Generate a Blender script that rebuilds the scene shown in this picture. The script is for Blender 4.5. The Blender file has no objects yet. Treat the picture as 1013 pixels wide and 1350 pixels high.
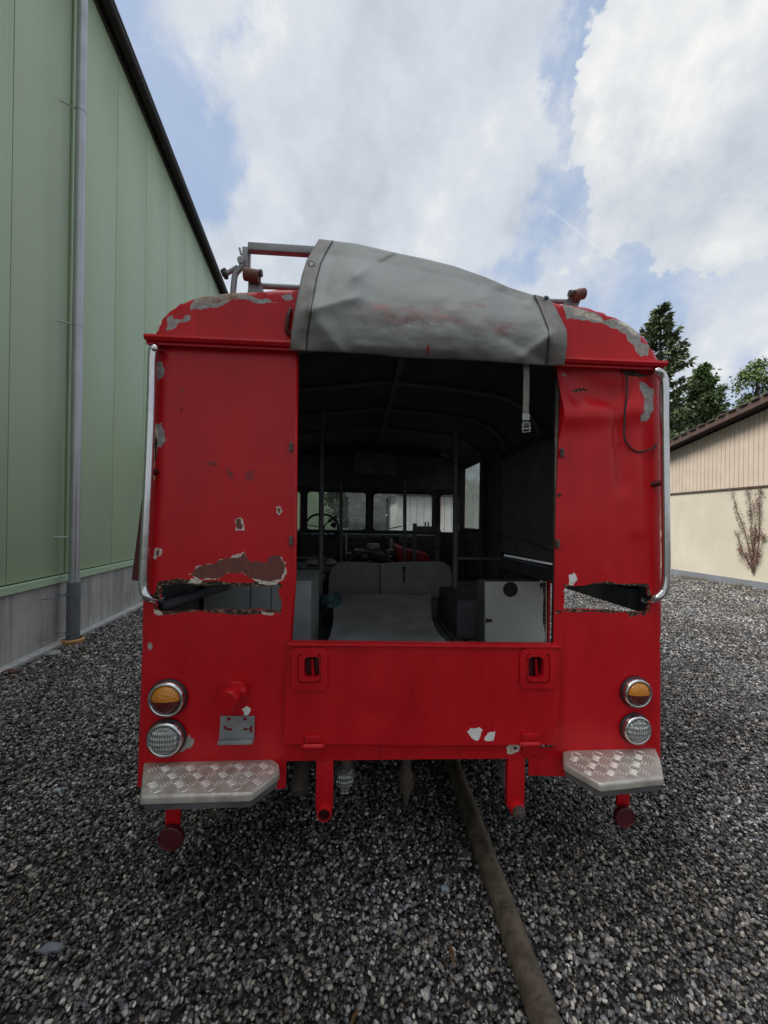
import bpy, bmesh, math, random
from mathutils import Vector, Matrix, noise, geometry
random.seed(11)
S = bpy.context.scene
COL = S.collection
PI = math.pi
rad = math.radians

# ------------------------------------------------------------------ camera
F = 507.0
CAM = Vector((0, 0, 1.5))
yaw, pitch, roll = rad(-3.95), 0.0, rad(0.85)
fwd = Vector((-math.sin(yaw) * math.cos(pitch), math.cos(yaw) * math.cos(pitch), math.sin(pitch)))
R0 = fwd.cross(Vector((0, 0, 1))).normalized()
U0 = R0.cross(fwd).normalized()
RX = R0 * math.cos(roll) + U0 * math.sin(roll)
UP = -R0 * math.sin(roll) + U0 * math.cos(roll)
cd = bpy.data.cameras.new('camera')
cam = bpy.data.objects.new('camera', cd)
COL.objects.link(cam)
m = Matrix((RX, UP, -fwd)).transposed().to_4x4()
m.translation = CAM
cam.matrix_world = m
cd.sensor_fit = 'VERTICAL'
cd.sensor_height = 36
cd.lens = 36 * F / 1350
cd.shift_y = 13 / 1350
cd.clip_end = 3000
cd.clip_start = 0.02
S.camera = cam

def ray(px, py):
    return fwd + RX * ((px - 506.5) / F) - UP * ((py - 688) / F)
def onY(px, py, Y):
    d = ray(px, py); return CAM + d * (Y / d.y)
def onZ(px, py, Z=0.0):
    d = ray(px, py); return CAM + d * ((Z - CAM.z) / d.z)
def onX(px, py, X):
    d = ray(px, py); return CAM + d * (X / d.x)
def atD(px, py, D):
    d = ray(px, py); return CAM + d * D
def onP(px, py, p0, n):
    d = ray(px, py); return CAM + d * ((p0 - CAM).dot(n) / d.dot(n))

# ------------------------------------------------------------------ object helpers
BASE = {}
def thing(name, label, cat, base, group=None):
    o = bpy.data.objects.new(name, None); COL.objects.link(o)
    o.empty_display_size = 0.2
    o.location = base; BASE[o.name] = Vector(base)
    o['label'] = label; o['category'] = cat
    if group: o['group'] = group
    return o
def obj(name, bm, mats, parent=None, smooth=False, base=None, label=None, cat=None, kind=None, group=None):
    me = bpy.data.meshes.new(name)
    o = bpy.data.objects.new(name, me); COL.objects.link(o)
    if parent:
        b = BASE[parent.name]; BASE[o.name] = b
        o.parent = parent
    else:
        b = Vector(base) if base is not None else Vector((0, 0, 0))
        o.location = b; BASE[o.name] = b
    for v in bm.verts: v.co -= b
    if smooth:
        for f in bm.faces: f.smooth = True
    bm.to_mesh(me); bm.free()
    if smooth and smooth is not True:
        try: me.set_sharp_from_angle(angle=rad(smooth))
        except Exception: pass
    if not isinstance(mats, (list, tuple)): mats = [mats]
    for mt in mats: me.materials.append(mt)
    if label: o['label'] = label
    if cat: o['category'] = cat
    if kind: o['kind'] = kind
    if group: o['group'] = group
    return o
def B(): return bmesh.new()

def box(bm, c, s, rot=None, bev=0.0, mi=0, segs=2):
    g = bmesh.ops.create_cube(bm, size=1.0)
    vs = g['verts']
    M = Matrix.Translation(Vector(c)) @ (rot.to_4x4() if rot else Matrix.Identity(4)) @ Matrix.Diagonal((s[0], s[1], s[2], 1))
    bmesh.ops.transform(bm, matrix=M, verts=vs)
    fs = list({f for v in vs for f in v.link_faces})
    if bev > 0:
        es = list({e for f in fs for e in f.edges})
        r = bmesh.ops.bevel(bm, geom=es, offset=bev, segments=segs, affect='EDGES', profile=0.5)
        fs = list({f for v in r['verts'] for f in v.link_faces} | {f for f in fs if f.is_valid})
    for f in fs:
        if f.is_valid: f.material_index = mi
def box2(bm, a, b, **k):
    a = Vector(a); b = Vector(b)
    box(bm, (a + b) / 2, (abs(b.x - a.x), abs(b.y - a.y), abs(b.z - a.z)), **k)

def tube(bm, pts, r, n=10, mi=0, cap=True):
    pts = [Vector(p) for p in pts]
    rs = r if isinstance(r, (list, tuple)) else [r] * len(pts)
    rings = []
    up = None
    for i, p in enumerate(pts):
        if i == 0: t = pts[1] - p
        elif i == len(pts) - 1: t = p - pts[i - 1]
        else: t = (pts[i + 1] - p).normalized() + (p - pts[i - 1]).normalized()
        t.normalize()
        if up is None:
            up = Vector((0, 0, 1)) if abs(t.z) < 0.9 else Vector((1, 0, 0))
        a = t.cross(up)
        if a.length < 1e-5: a = t.orthogonal()
        a.normalize(); b = a.cross(t).normalized(); up = b
        rings.append([bm.verts.new(p + (a * math.cos(2 * PI * k / n) + b * math.sin(2 * PI * k / n)) * rs[i]) for k in range(n)])
    for i in range(len(rings) - 1):
        for k in range(n):
            f = bm.faces.new((rings[i][k], rings[i][(k + 1) % n], rings[i + 1][(k + 1) % n], rings[i + 1][k]))
            f.material_index = mi
    if cap:
        f = bm.faces.new(rings[0][::-1]); f.material_index = mi
        f = bm.faces.new(rings[-1]); f.material_index = mi

def smoothpath(pts, n=6):
    pts = [Vector(p) for p in pts]
    out = []
    P = [pts[0]] + pts + [pts[-1]]
    for i in range(1, len(P) - 2):
        for k in range(n):
            t = k / n
            a, b, c, d = P[i - 1], P[i], P[i + 1], P[i + 2]
            out.append(0.5 * ((2 * b) + (c - a) * t + (2 * a - 5 * b + 4 * c - d) * t * t + (3 * b - a - 3 * c + d) * t ** 3))
    out.append(pts[-1])
    return out

def lathe(bm, prof, c, axis=(0, -1, 0), n=28, mi=0, mis=None, cap=True):
    ax = Vector(axis).normalized(); a = ax.orthogonal().normalized(); b = ax.cross(a)
    c = Vector(c); rings = []
    for (r, h) in prof:
        if r < 1e-6: rings.append([bm.verts.new(c + ax * h)])
        else: rings.append([bm.verts.new(c + ax * h + (a * math.cos(2 * PI * k / n) + b * math.sin(2 * PI * k / n)) * r) for k in range(n)])
    for i in range(len(rings) - 1):
        A, Bb = rings[i], rings[i + 1]
        for k in range(n):
            k2 = (k + 1) % n
            if len(A) == 1 and len(Bb) == 1: continue
            if len(A) == 1: f = bm.faces.new((A[0], Bb[k2], Bb[k]))
            elif len(Bb) == 1: f = bm.faces.new((A[k], A[k2], Bb[0]))
            else: f = bm.faces.new((A[k], A[k2], Bb[k2], Bb[k]))
            f.material_index = mis[i] if mis else mi

def inpoly(x, y, poly):
    c = False; j = len(poly) - 1
    for i in range(len(poly)):
        xi, yi = poly[i]; xj, yj = poly[j]
        if (yi > y) != (yj > y) and x < (xj - xi) * (y - yi) / (yj - yi) + xi: c = not c
        j = i
    return c
def segdist(px, py, a, b):
    ax, ay = a; bx, by = b
    dx, dy = bx - ax, by - ay
    L = dx * dx + dy * dy
    t = 0 if L == 0 else max(0, min(1, ((px - ax) * dx + (py - ay) * dy) / L))
    return math.hypot(px - ax - t * dx, py - ay - t * dy)
def polydist(px, py, pl, closed=False):
    n = len(pl)
    return min(segdist(px, py, pl[i], pl[(i + 1) % n]) for i in range(n if closed else n - 1))

def jag(poly, amp, depth=3, rng=random, closed=True):
    pts = [tuple(p) for p in poly]
    for d in range(depth):
        out = []
        n = len(pts)
        for i in range(n if closed else n - 1):
            a = pts[i]; b = pts[(i + 1) % n]
            L = math.hypot(b[0] - a[0], b[1] - a[1])
            out.append(a)
            if L > 1.0:
                k = min(amp, L * 0.25)
                out.append(((a[0] + b[0]) / 2 + rng.uniform(-k, k), (a[1] + b[1]) / 2 + rng.uniform(-k, k)))
        if not closed: out.append(pts[-1])
        pts = out; amp *= 0.55
    return pts
def roundrect(x0, y0, x1, y1, r, n=5):
    out = []
    for cx, cy, a0 in ((x1 - r, y0 + r, -90), (x1 - r, y1 - r, 0), (x0 + r, y1 - r, 90), (x0 + r, y0 + r, 180)):
        for k in range(n + 1):
            a = rad(a0 + 90 * k / n)
            out.append((cx + r * math.cos(a), cy + r * math.sin(a)))
    return out
def ell(cx, cy, rx, ry, n=20):
    return [(cx + rx * math.cos(2 * PI * k / n), cy + ry * math.sin(2 * PI * k / n)) for k in range(n)]

def sheet(bm, outline, holes=(), chips=(), step=0.02, to3=None, deform=None, thick=0.004, back_mi=0, mi=0, tdir=Vector((0, 1, 0)), flat=False):
    """2-D outline with holes and surface patches (poly, material index) -> a thin solid sheet of real thickness."""
    V, E = [], []
    loops = [outline] + list(holes) + [c[0] for c in chips]
    for lp in loops:
        s = len(V)
        V += [Vector(p) for p in lp]
        E += [(s + i, s + (i + 1) % len(lp)) for i in range(len(lp))]
    xs = [p[0] for p in outline]; ys = [p[1] for p in outline]
    if not flat:
        nx = int((max(xs) - min(xs)) / step) + 1; ny = int((max(ys) - min(ys)) / step) + 1
        for i in range(nx + 1):
            for j in range(ny + 1):
                x = min(xs) + (i + 0.5 * (j % 2)) * step; y = min(ys) + j * step
                if not inpoly(x, y, outline): continue
                if any(inpoly(x, y, h) for h in holes): continue
                if polydist(x, y, outline, True) < step * 0.3: continue
                V.append(Vector((x, y)))
    vo, eo, fo, _, _, _ = geometry.delaunay_2d_cdt(V, E, [], 0, 1e-6)
    top = [to3(v[0], v[1]) for v in vo]
    if deform: top = [p + tdir * deform(v[0], v[1]) for p, v in zip(top, vo)]
    A = [bm.verts.new(p) for p in top]
    Bk = [bm.verts.new(p + tdir * thick) for p in top]
    edges = {}
    for f in fo:
        cx = sum(vo[i][0] for i in f) / len(f); cy = sum(vo[i][1] for i in f) / len(f)
        if not inpoly(cx, cy, outline) or any(inpoly(cx, cy, h) for h in holes): continue
        k = mi
        for (cp, cm) in chips:
            if inpoly(cx, cy, cp): k = cm
        ff = bm.faces.new([A[i] for i in f]); ff.material_index = k
        ff = bm.faces.new([Bk[i] for i in f][::-1]); ff.material_index = back_mi
        n = len(f)
        for i in range(n):
            e = (f[i], f[(i + 1) % n])
            if (e[1], e[0]) in edges: del edges[(e[1], e[0])]
            else: edges[e] = 1
    for (a, b) in edges:
        ff = bm.faces.new((A[b], A[a], Bk[a], Bk[b])); ff.material_index = mi
    for v in [v for v in bm.verts if not v.link_faces]: bm.verts.remove(v)
    bmesh.ops.recalc_face_normals(bm, faces=bm.faces[:])

# ------------------------------------------------------------------ materials
def mat(name, col, rough=0.6, metal=0.0, spec=0.5, var=0.0, vscale=8.0, col2=None, bump=0.0, bscale=40.0, coat=0.0, detail=6.0, thresh=None, coords='Object'):
    M = bpy.data.materials.new(name); M.use_nodes = True
    nt = M.node_tree; N = nt.nodes; L = nt.links
    b = N['Principled BSDF']
    b.inputs['Roughness'].default_value = rough
    b.inputs['Metallic'].default_value = metal
    b.inputs['Specular IOR Level'].default_value = spec
    b.inputs['Coat Weight'].default_value = coat
    b.inputs['Coat Roughness'].default_value = 0.15
    c = (*col, 1)
    b.inputs['Base Color'].default_value = c
    tc = N.new('ShaderNodeTexCoord')
    if var or col2:
        nz = N.new('ShaderNodeTexNoise'); nz.inputs['Scale'].default_value = vscale; nz.inputs['Detail'].default_value = detail
        nz.inputs['Roughness'].default_value = 0.6
        L.new(tc.outputs[coords], nz.inputs['Vector'])
        cr = N.new('ShaderNodeValToRGB')
        lo, hi = thresh or (0.3, 0.7)
        cr.color_ramp.elements[0].position = lo; cr.color_ramp.elements[1].position = hi
        if col2:
            cr.color_ramp.elements[0].color = c; cr.color_ramp.elements[1].color = (*col2, 1)
        else:
            cr.color_ramp.elements[0].color = (*[x * (1 - var) for x in col], 1); cr.color_ramp.elements[1].color = (*[min(1, x * (1 + var)) for x in col], 1)
        L.new(nz.outputs['Fac'], cr.inputs['Fac']); L.new(cr.outputs['Color'], b.inputs['Base Color'])
        mr = N.new('ShaderNodeMapRange')
        mr.inputs['To Min'].default_value = max(0.02, rough - 0.12); mr.inputs['To Max'].default_value = min(1, rough + 0.12)
        L.new(nz.outputs['Fac'], mr.inputs['Value']); L.new(mr.outputs['Result'], b.inputs['Roughness'])
    if bump:
        n2 = N.new('ShaderNodeTexNoise'); n2.inputs['Scale'].default_value = bscale; n2.inputs['Detail'].default_value = 5
        L.new(tc.outputs[coords], n2.inputs['Vector'])
        bp = N.new('ShaderNodeBump'); bp.inputs['Strength'].default_value = bump; bp.inputs['Distance'].default_value = 0.01
        L.new(n2.outputs['Fac'], bp.inputs['Height']); L.new(bp.outputs['Normal'], b.inputs['Normal'])
    return M

def red_paint(name, dark, faded, rough=0.36):
    M = bpy.data.materials.new(name); M.use_nodes = True
    nt = M.node_tree; N = nt.nodes; L = nt.links
    b = N['Principled BSDF']
    tc = N.new('ShaderNodeTexCoord')
    mp = N.new('ShaderNodeMapping'); mp.inputs['Scale'].default_value = (3.2, 3.2, 1.1)
    L.new(tc.outputs['Object'], mp.inputs['Vector'])
    n1 = N.new('ShaderNodeTexNoise'); n1.inputs['Scale'].default_value = 1.6; n1.inputs['Detail'].default_value = 7; n1.inputs['Roughness'].default_value = 0.62
    L.new(mp.outputs['Vector'], n1.inputs['Vector'])
    cr = N.new('ShaderNodeValToRGB')
    cr.color_ramp.elements[0].position = 0.32; cr.color_ramp.elements[0].color = (*dark, 1)
    cr.color_ramp.elements[1].position = 0.72; cr.color_ramp.elements[1].color = (*faded, 1)
    L.new(n1.outputs['Fac'], cr.inputs['Fac'])
    # thin grime streaks that have a shape of their own
    m2 = N.new('ShaderNodeMapping'); m2.inputs['Scale'].default_value = (22, 22, 1.2)
    L.new(tc.outputs['Object'], m2.inputs['Vector'])
    n2 = N.new('ShaderNodeTexNoise'); n2.inputs['Scale'].default_value = 2.0; n2.inputs['Detail'].default_value = 6
    L.new(m2.outputs['Vector'], n2.inputs['Vector'])
    c2 = N.new('ShaderNodeValToRGB'); c2.color_ramp.elements[0].position = 0.56; c2.color_ramp.elements[1].position = 0.75
    c2.color_ramp.elements[1].color = (0.22, 0.22, 0.22, 1)
    L.new(n2.outputs['Fac'], c2.inputs['Fac'])
    mx = N.new('ShaderNodeMix'); mx.data_type = 'RGBA'
    mx.inputs['B'].default_value = (0.05, 0.012, 0.012, 1)
    L.new(c2.outputs['Color'], mx.inputs['Factor']); L.new(cr.outputs['Color'], mx.inputs['A'])
    # tiny stone-chip specks
    vo = N.new('ShaderNodeTexNoise'); vo.inputs['Scale'].default_value = 95; vo.inputs['Detail'].default_value = 3
    L.new(tc.outputs['Object'], vo.inputs['Vector'])
    c3 = N.new('ShaderNodeValToRGB'); c3.color_ramp.elements[0].position = 0.735; c3.color_ramp.elements[1].position = 0.75
    L.new(vo.outputs['Fac'], c3.inputs['Fac'])
    m3 = N.new('ShaderNodeMix'); m3.data_type = 'RGBA'; m3.inputs['B'].default_value = (0.045, 0.015, 0.013, 1)
    L.new(c3.outputs['Color'], m3.inputs['Factor']); L.new(mx.outputs['Result'], m3.inputs['A'])
    L.new(m3.outputs['Result'], b.inputs['Base Color'])
    b.inputs['Specular IOR Level'].default_value = 0.30
    mr = N.new('ShaderNodeMapRange'); mr.inputs['To Min'].default_value = rough - 0.1; mr.inputs['To Max'].default_value = rough + 0.2
    L.new(n1.outputs['Fac'], mr.inputs['Value']); L.new(mr.outputs['Result'], b.inputs['Roughness'])
    n4 = N.new('ShaderNodeTexNoise'); n4.inputs['Scale'].default_value = 26; n4.inputs['Detail'].default_value = 4
    L.new(tc.outputs['Object'], n4.inputs['Vector'])
    bp = N.new('ShaderNodeBump'); bp.inputs['Strength'].default_value = 0.10; bp.inputs['Distance'].default_value = 0.01
    L.new(n4.outputs['Fac'], bp.inputs['Height']); L.new(bp.outputs['Normal'], b.inputs['Normal'])
    return M

RED = red_paint('red_paint', (0.44, 0.0055, 0.011), (0.56, 0.011, 0.019), 0.25)
DRED = mat('dark_red_rubber', (0.075, 0.005, 0.009), 0.5, var=0.2)
PRIMER = mat('grey_primer', (0.42, 0.42, 0.40), 0.7, col2=(0.20, 0.19, 0.18), vscale=38, bump=0.3, bscale=90)
RUSTY = mat('tan_rust', (0.34, 0.31, 0.27), 0.8, col2=(0.24, 0.12, 0.055), vscale=26, bump=0.35, bscale=90, thresh=(0.42, 0.6))
BROWN = mat('brown_primer', (0.17, 0.055, 0.040), 0.75, col2=(0.13, 0.045, 0.035), vscale=30, bump=0.25, bscale=80)
CREAM = mat('cream_filler', (0.62, 0.58, 0.50), 0.75, col2=(0.34, 0.26, 0.18), vscale=60, bump=0.3, bscale=120, thresh=(0.45, 0.68))
WHITE = mat('white_primer', (0.72, 0.72, 0.70), 0.6, var=0.12, vscale=40)
RUST = mat('dark_rust', (0.030, 0.016, 0.012), 0.9, col2=(0.42, 0.30, 0.17), vscale=75, bump=0.6, bscale=100, thresh=(0.50, 0.72))
FLAKE = mat('flaked_red', (0.36, 0.03, 0.03), 0.6, col2=(0.20, 0.02, 0.02), vscale=70, bump=.5, bscale=120)
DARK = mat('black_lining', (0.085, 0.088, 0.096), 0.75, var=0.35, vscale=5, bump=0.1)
DGREY = mat('dark_grey_panel', (0.16, 0.168, 0.16), 0.7, var=0.3, vscale=6, bump=0.1)
MGREY = mat('mid_grey_paint', (0.31, 0.33, 0.335), 0.55, var=0.18, vscale=7, bump=0.1)
POLE = mat('grey_tube_paint', (0.13, 0.135, 0.14), 0.5, var=0.25, vscale=12)
SEAT = mat('grey_vinyl', (0.18, 0.185, 0.175), 0.6, var=0.2, vscale=9, bump=0.15, bscale=25)
SHEETM = mat('grey_sheet', (0.27, 0.275, 0.27), 0.33, col2=(0.48, 0.49, 0.48), vscale=5, thresh=(.35, .75), bump=0.12, bscale=20)
CAB = mat('offwhite_cabinet', (0.55, 0.57, 0.53), 0.5, var=0.1, vscale=6, bump=0.08)
CHROME = mat('worn_chrome', (0.62, 0.63, 0.64), 0.16, metal=1.0, var=0.15, vscale=30)
ALU = mat('tread_aluminium', (0.50, 0.475, 0.43), 0.42, metal=0.45, col2=(0.28, 0.235, 0.195), vscale=14, bump=0.15, bscale=60, thresh=(0.42, 0.75))
ALUB = mat('worn_tread_bars', (0.74, 0.72, 0.67), 0.38, metal=0.5, var=0.15, vscale=30)
STEEL2 = mat('grimy_step_skirt', (0.17, 0.17, 0.17), 0.5, metal=.4, var=.3, vscale=12)
BLACK = mat('black_rubber', (0.015, 0.015, 0.017), 0.6, var=0.2)
GALV = mat('galvanised_steel', (0.27, 0.28, 0.285), 0.5, metal=0.45, var=0.22, vscale=14, bump=0.08)
DSTEEL = mat('dark_steel', (0.13, 0.125, 0.12), 0.5, metal=0.5, col2=(0.09, 0.055, 0.04), vscale=24, bump=0.2)
ROLLER = mat('brown_roller', (0.15, 0.055, 0.040), 0.6, var=0.3, vscale=25, bump=0.2)
PIPE_GREY = mat('rod_grey', (0.16, 0.145, 0.125), 0.6, var=.3, vscale=20)
UNDER = mat('underbody', (0.05, 0.042, 0.036), 0.85, col2=(0.09, 0.07, 0.055), vscale=16, bump=0.3)

def lens(name, col, rough=0.12, scale=(1, 1, 1), bumpscale=120, strength=0.6):
    M = bpy.data.materials.new(name); M.use_nodes = True
    nt = M.node_tree; N = nt.nodes; L = nt.links; b = N['Principled BSDF']
    b.inputs['Base Color'].default_value = (*col, 1); b.inputs['Roughness'].default_value = rough
    b.inputs['Coat Weight'].default_value = 0.6
    tc = N.new('ShaderNodeTexCoord'); mp = N.new('ShaderNodeMapping'); mp.inputs['Scale'].default_value = scale
    L.new(tc.outputs['Object'], mp.inputs['Vector'])
    w = N.new('ShaderNodeTexVoronoi'); w.inputs['Scale'].default_value = bumpscale
    L.new(mp.outputs['Vector'], w.inputs['Vector'])
    bp = N.new('ShaderNodeBump'); bp.inputs['Strength'].default_value = strength; bp.inputs['Distance'].default_value = 0.004
    L.new(w.outputs['Distance'], bp.inputs['Height']); L.new(bp.outputs['Normal'], b.inputs['Normal'])
    return M
AMBER = lens('amber_lens', (0.55, 0.20, 0.01), bumpscale=160)
REDL = lens('red_lens', (0.10, 0.006, 0.006), bumpscale=160)
CLEAR = lens('ribbed_clear_lens', (0.42, 0.45, 0.44), 0.14)
def ribbed():
    nt = CLEAR.node_tree; N = nt.nodes; L = nt.links; b = N['Principled BSDF']; b.inputs['Metallic'].default_value = .55
    tc = N.new('ShaderNodeTexCoord'); sp = N.new('ShaderNodeSeparateXYZ'); L.new(tc.outputs['Object'], sp.inputs[0])
    hs = []
    for ax, per in (('X', .0085), ('Z', .019)):
        m = N.new('ShaderNodeMath'); m.operation = 'MULTIPLY'; m.inputs[1].default_value = 2 * PI / per; L.new(sp.outputs[ax], m.inputs[0])
        q = N.new('ShaderNodeMath'); q.operation = 'SINE'; L.new(m.outputs[0], q.inputs[0]); hs.append(q.outputs[0])
    a = N.new('ShaderNodeMath'); a.operation = 'ADD'; L.new(hs[0], a.inputs[0]); L.new(hs[1], a.inputs[1])
    bp = next(n for n in N if n.type == 'BUMP'); bp.inputs['Strength'].default_value = 1; bp.inputs['Distance'].default_value = .0022
    L.new(a.outputs[0], bp.inputs['Height'])
ribbed()

def glass(name, dust=0.25, tint=(0.8, 0.85, 0.82)):
    M = bpy.data.materials.new(name); M.use_nodes = True
    nt = M.node_tree; N = nt.nodes; L = nt.links
    N.remove(N['Principled BSDF']); out = N['Material Output']
    tr = N.new('ShaderNodeBsdfTransparent'); tr.inputs['Color'].default_value = (*tint, 1)
    gl = N.new('ShaderNodeBsdfGlossy'); gl.inputs['Roughness'].default_value = 0.05; gl.inputs['Color'].default_value = (0.9, 0.9, 0.9, 1)
    df = N.new('ShaderNodeBsdfTranslucent'); df.inputs['Color'].default_value = (0.55, 0.56, 0.52, 1)
    tc = N.new('ShaderNodeTexCoord'); nz = N.new('ShaderNodeTexNoise'); nz.inputs['Scale'].default_value = 7; nz.inputs['Detail'].default_value = 8; nz.inputs['Roughness'].default_value = 0.7
    L.new(tc.outputs['Object'], nz.inputs['Vector'])
    mr = N.new('ShaderNodeMapRange'); mr.inputs['From Min'].default_value = 0.35; mr.inputs['From Max'].default_value = 0.75
    mr.inputs['To Min'].default_value = dust * 0.4; mr.inputs['To Max'].default_value = min(1, dust * 2.2)
    L.new(nz.outputs['Fac'], mr.inputs['Value'])
    m1 = N.new('ShaderNodeMixShader'); m1.inputs['Fac'].default_value = 0.05
    L.new(tr.outputs[0], m1.inputs[1]); L.new(gl.outputs[0], m1.inputs[2])
    m2 = N.new('ShaderNodeMixShader'); L.new(mr.outputs['Result'], m2.inputs['Fac'])
    L.new(m1.outputs[0], m2.inputs[1]); L.new(df.outputs[0], m2.inputs[2])
    L.new(m2.outputs[0], out.inputs['Surface'])
    return M
GLASS = glass('dusty_windscreen_glass', 0.055, (.98, 1, .99))
SGLASS = glass('milky_side_glass', 0.85)

# ------------------------------------------------------------------ THE BUS
Y0 = 1.5
def rp(px, py, Y=Y0):
    p = onY(px, py, Y); return (p.x, p.z)
def rl(pts, Y=Y0): return [rp(a, b, Y) for a, b in pts]
def ex(pts, k=1.022, both=False):      # the rounded edge lies further back than the flat of the panel
    return [(472 + (a - 472) * k, 688 + (b - 688) * (k if both else 1)) for a, b in pts]
XL = rl(ex([(190, 760)]))[0][0]; XR = rl(ex([(868, 760)]))[0][0]
XC = (XL + XR) / 2
YF = 4.65                                     # windscreen plane
bus = thing('fire_bus', 'old red flat-backed fire bus with peeling paint, its rear open above the tailgate', 'bus', (XC, Y0, 0))
def dent(x, z, s=1.0):
    return s * (0.0045 * noise.noise(Vector((x * 2.3, z * 2.1, 3.1))) + 0.0015 * noise.noise(Vector((x * 9, z * 7, 1.7))))
def roundoff(d, r):
    return 0 if d >= r else r - math.sqrt(max(0, r * r - (r - d) ** 2))
def pl3(Y): return lambda x, z: Vector((x, Y, z))
BODYM = [RED, PRIMER, RUSTY, BROWN, CREAM, WHITE, RUST, DARK, FLAKE]
rng = random.Random(5)
def chip(pts, mi, amp=2.2, Y=Y0, depth=3): return (rl(jag(pts, amp, depth, rng), Y), mi)
def rimmed(pts, inner, rim, grow=2.5):
    cx = sum(p[0] for p in pts) / len(pts); cy = sum(p[1] for p in pts) / len(pts)
    big = []
    for (x, y) in jag(pts, 1.5, 1, rng):
        d = math.hypot(x - cx, y - cy) + 1e-6; grow = rng.choice((.4, 1.2, 2.2, 3.6))
        big.append((x + (x - cx) / d * grow, y + (y - cy) / d * grow))
    return [chip(big, rim, 2.4, depth=3), chip(pts, inner, 2.2, depth=4)]

# rear panel, left of the opening
LE = ex([(207, 452), (196, 640), (188, 850), (182, 1042)])
ledge = rl(LE)
lout = rl([LE[0], (391, 455), (388, 765), (382, 851), (377, 1038), (366, 1040), (300, 1040), LE[3], LE[2], LE[1]])
slot = jag([(212, 772), (240, 769), (300, 771), (368, 771), (371, 790), (369, 806), (320, 804), (260, 804), (212, 806), (207, 800), (213, 790)], 2.0, 3, rng)
chips = []
big = [(252, 757), (262, 747), (283, 744), (290, 738), (312, 735), (322, 728), (330, 741), (352, 742), (360, 732), (369, 733), (376, 748), (372, 764), (352, 768), (332, 762), (320, 754), (300, 755), (288, 763), (262, 763)]
chips += rimmed(big, 3, 4, 2.2)
chips += [chip([(300, 740), (322, 733), (328, 741), (350, 747), (345, 752), (318, 742)], 3, 1.5)]
chips += rimmed([(311, 685), (318, 684), (321, 692), (319, 699), (313, 697)], 3, 4, 2.5)
chips += [chip([(364, 668), (370, 667), (373, 673), (369, 679), (365, 676)], 4, 1.5), chip([(367, 669), (370, 671), (369, 677), (367, 676)], 3, 1)]
chips += [chip([(203, 729), (208, 722), (214, 723), (212, 733), (206, 738), (202, 735)], 4, 2), chip([(206, 727), (211, 725), (209, 733), (205, 734)], 3, 1.5)]
chips += [chip([(195, 849), (199, 847), (202, 852), (199, 857), (195, 855)], 1, 1.2)]
chips += [chip([(207, 478), (214, 476), (217, 485), (214, 498), (207, 503)], 1, 1.8), chip([(205, 558), (214, 557), (217, 568), (219, 580), (212, 590), (206, 587)], 1, 2)]
chips += [chip([(203, 565), (207, 560), (209, 588), (204, 620), (202, 640), (200, 620)], 4, 2), chip([(204, 570), (208, 580), (206, 605), (203, 610)], 6, 2)]
chips += [chip([(270, 608), (285, 607), (288, 613), (280, 615)], 8, 1.2), chip([(299, 617), (305, 621), (309, 630), (303, 631)], 8, 1.5), chip([(322, 623), (333, 618), (336, 630), (331, 638), (324, 632)], 8, 2)]
chips += [chip([(238, 513), (241, 513), (241, 516), (238, 516)], 6, .6), chip([(238, 539), (241, 539), (241, 542), (238, 542)], 6, .6), chip([(239, 464), (241, 463), (242, 466), (239, 467)], 6, .5)]
chips += [chip([(208, 768), (240, 763), (270, 766), (300, 768), (360, 766), (373, 772), (368, 776), (300, 775), (240, 775), (214, 776), (206, 800), (203, 797)], 6, 2.0)]
chips += [chip([(252, 762), (268, 765), (264, 769), (248, 768)], 4, 1.5), chip([(340, 766), (366, 767), (364, 771), (344, 770)], 4, 1.5)]
chips += [chip([(203, 800), (213, 801), (260, 803), (330, 803), (371, 803), (370, 809), (330, 810), (290, 808), (240, 807), (216, 811), (205, 809)], 6, 2.0)]
chips += [chip([(203, 803), (212, 805), (216, 810), (206, 810)], 4, 1.4), chip([(344, 806), (362, 808), (360, 811), (346, 810)], 4, 1.2)]
chips += [chip([(240, 976), (250, 968), (256, 974), (254, 983), (244, 988), (236, 992)], 1, 1.8)]
chips += [chip([(319, 935), (324, 931), (330, 933), (329, 941), (322, 942)], 5, 1.4)]
bm = B()
def dl(x, z):
    d = 1e9
    if x < XL + 0.2: d = polydist(x, z, ledge)
    dd = dent(x, z) + roundoff(d, 0.034)
    return dd
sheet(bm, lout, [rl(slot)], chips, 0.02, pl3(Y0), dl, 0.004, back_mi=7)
obj('rear_panel', bm, BODYM, bus, smooth=40, label='red rear panel left of the opening with a rust-edged slot and brown bare patch')

# rear panel, right of the opening: dented and buckled at the top
RE = ex([(866, 480), (869, 700), (869, 850), (868, 1030)])
redge = rl(RE)
rout = rl([(736, 484), (741, 515), (737, 580), (733, 670), (731, 770), (730, 851), (729, 985), (697, 985), (697, 1022), (760, 1024), RE[3], RE[2], RE[1], RE[0], (800, 478)])
slotr = jag([(745, 774), (780, 770), (820, 771), (854, 774), (857, 788), (853, 806), (800, 803), (744, 803), (744, 790)], 2.0, 3, rng)
chips = []
chips += [chip([(842, 502), (850, 505), (862, 512), (862, 540), (852, 556), (842, 557), (839, 550), (846, 545), (848, 530), (843, 515)], 1, 2.2)]
chips += [chip([(818, 488), (840, 491), (856, 494), (840, 499), (826, 497)], 6, 2)]
chips += [chip([(750, 758), (758, 755), (761, 763), (757, 770), (750, 771)], 5, 1.4), chip([(751, 768), (757, 767), (756, 771), (750, 772)], 4, 1)]
chips += [chip([(742, 770), (770, 772), (798, 766), (812, 769), (840, 769), (856, 771), (862, 790), (857, 808), (853, 806), (851, 778), (800, 776), (745, 776)], 6, 2.0)]
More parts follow.
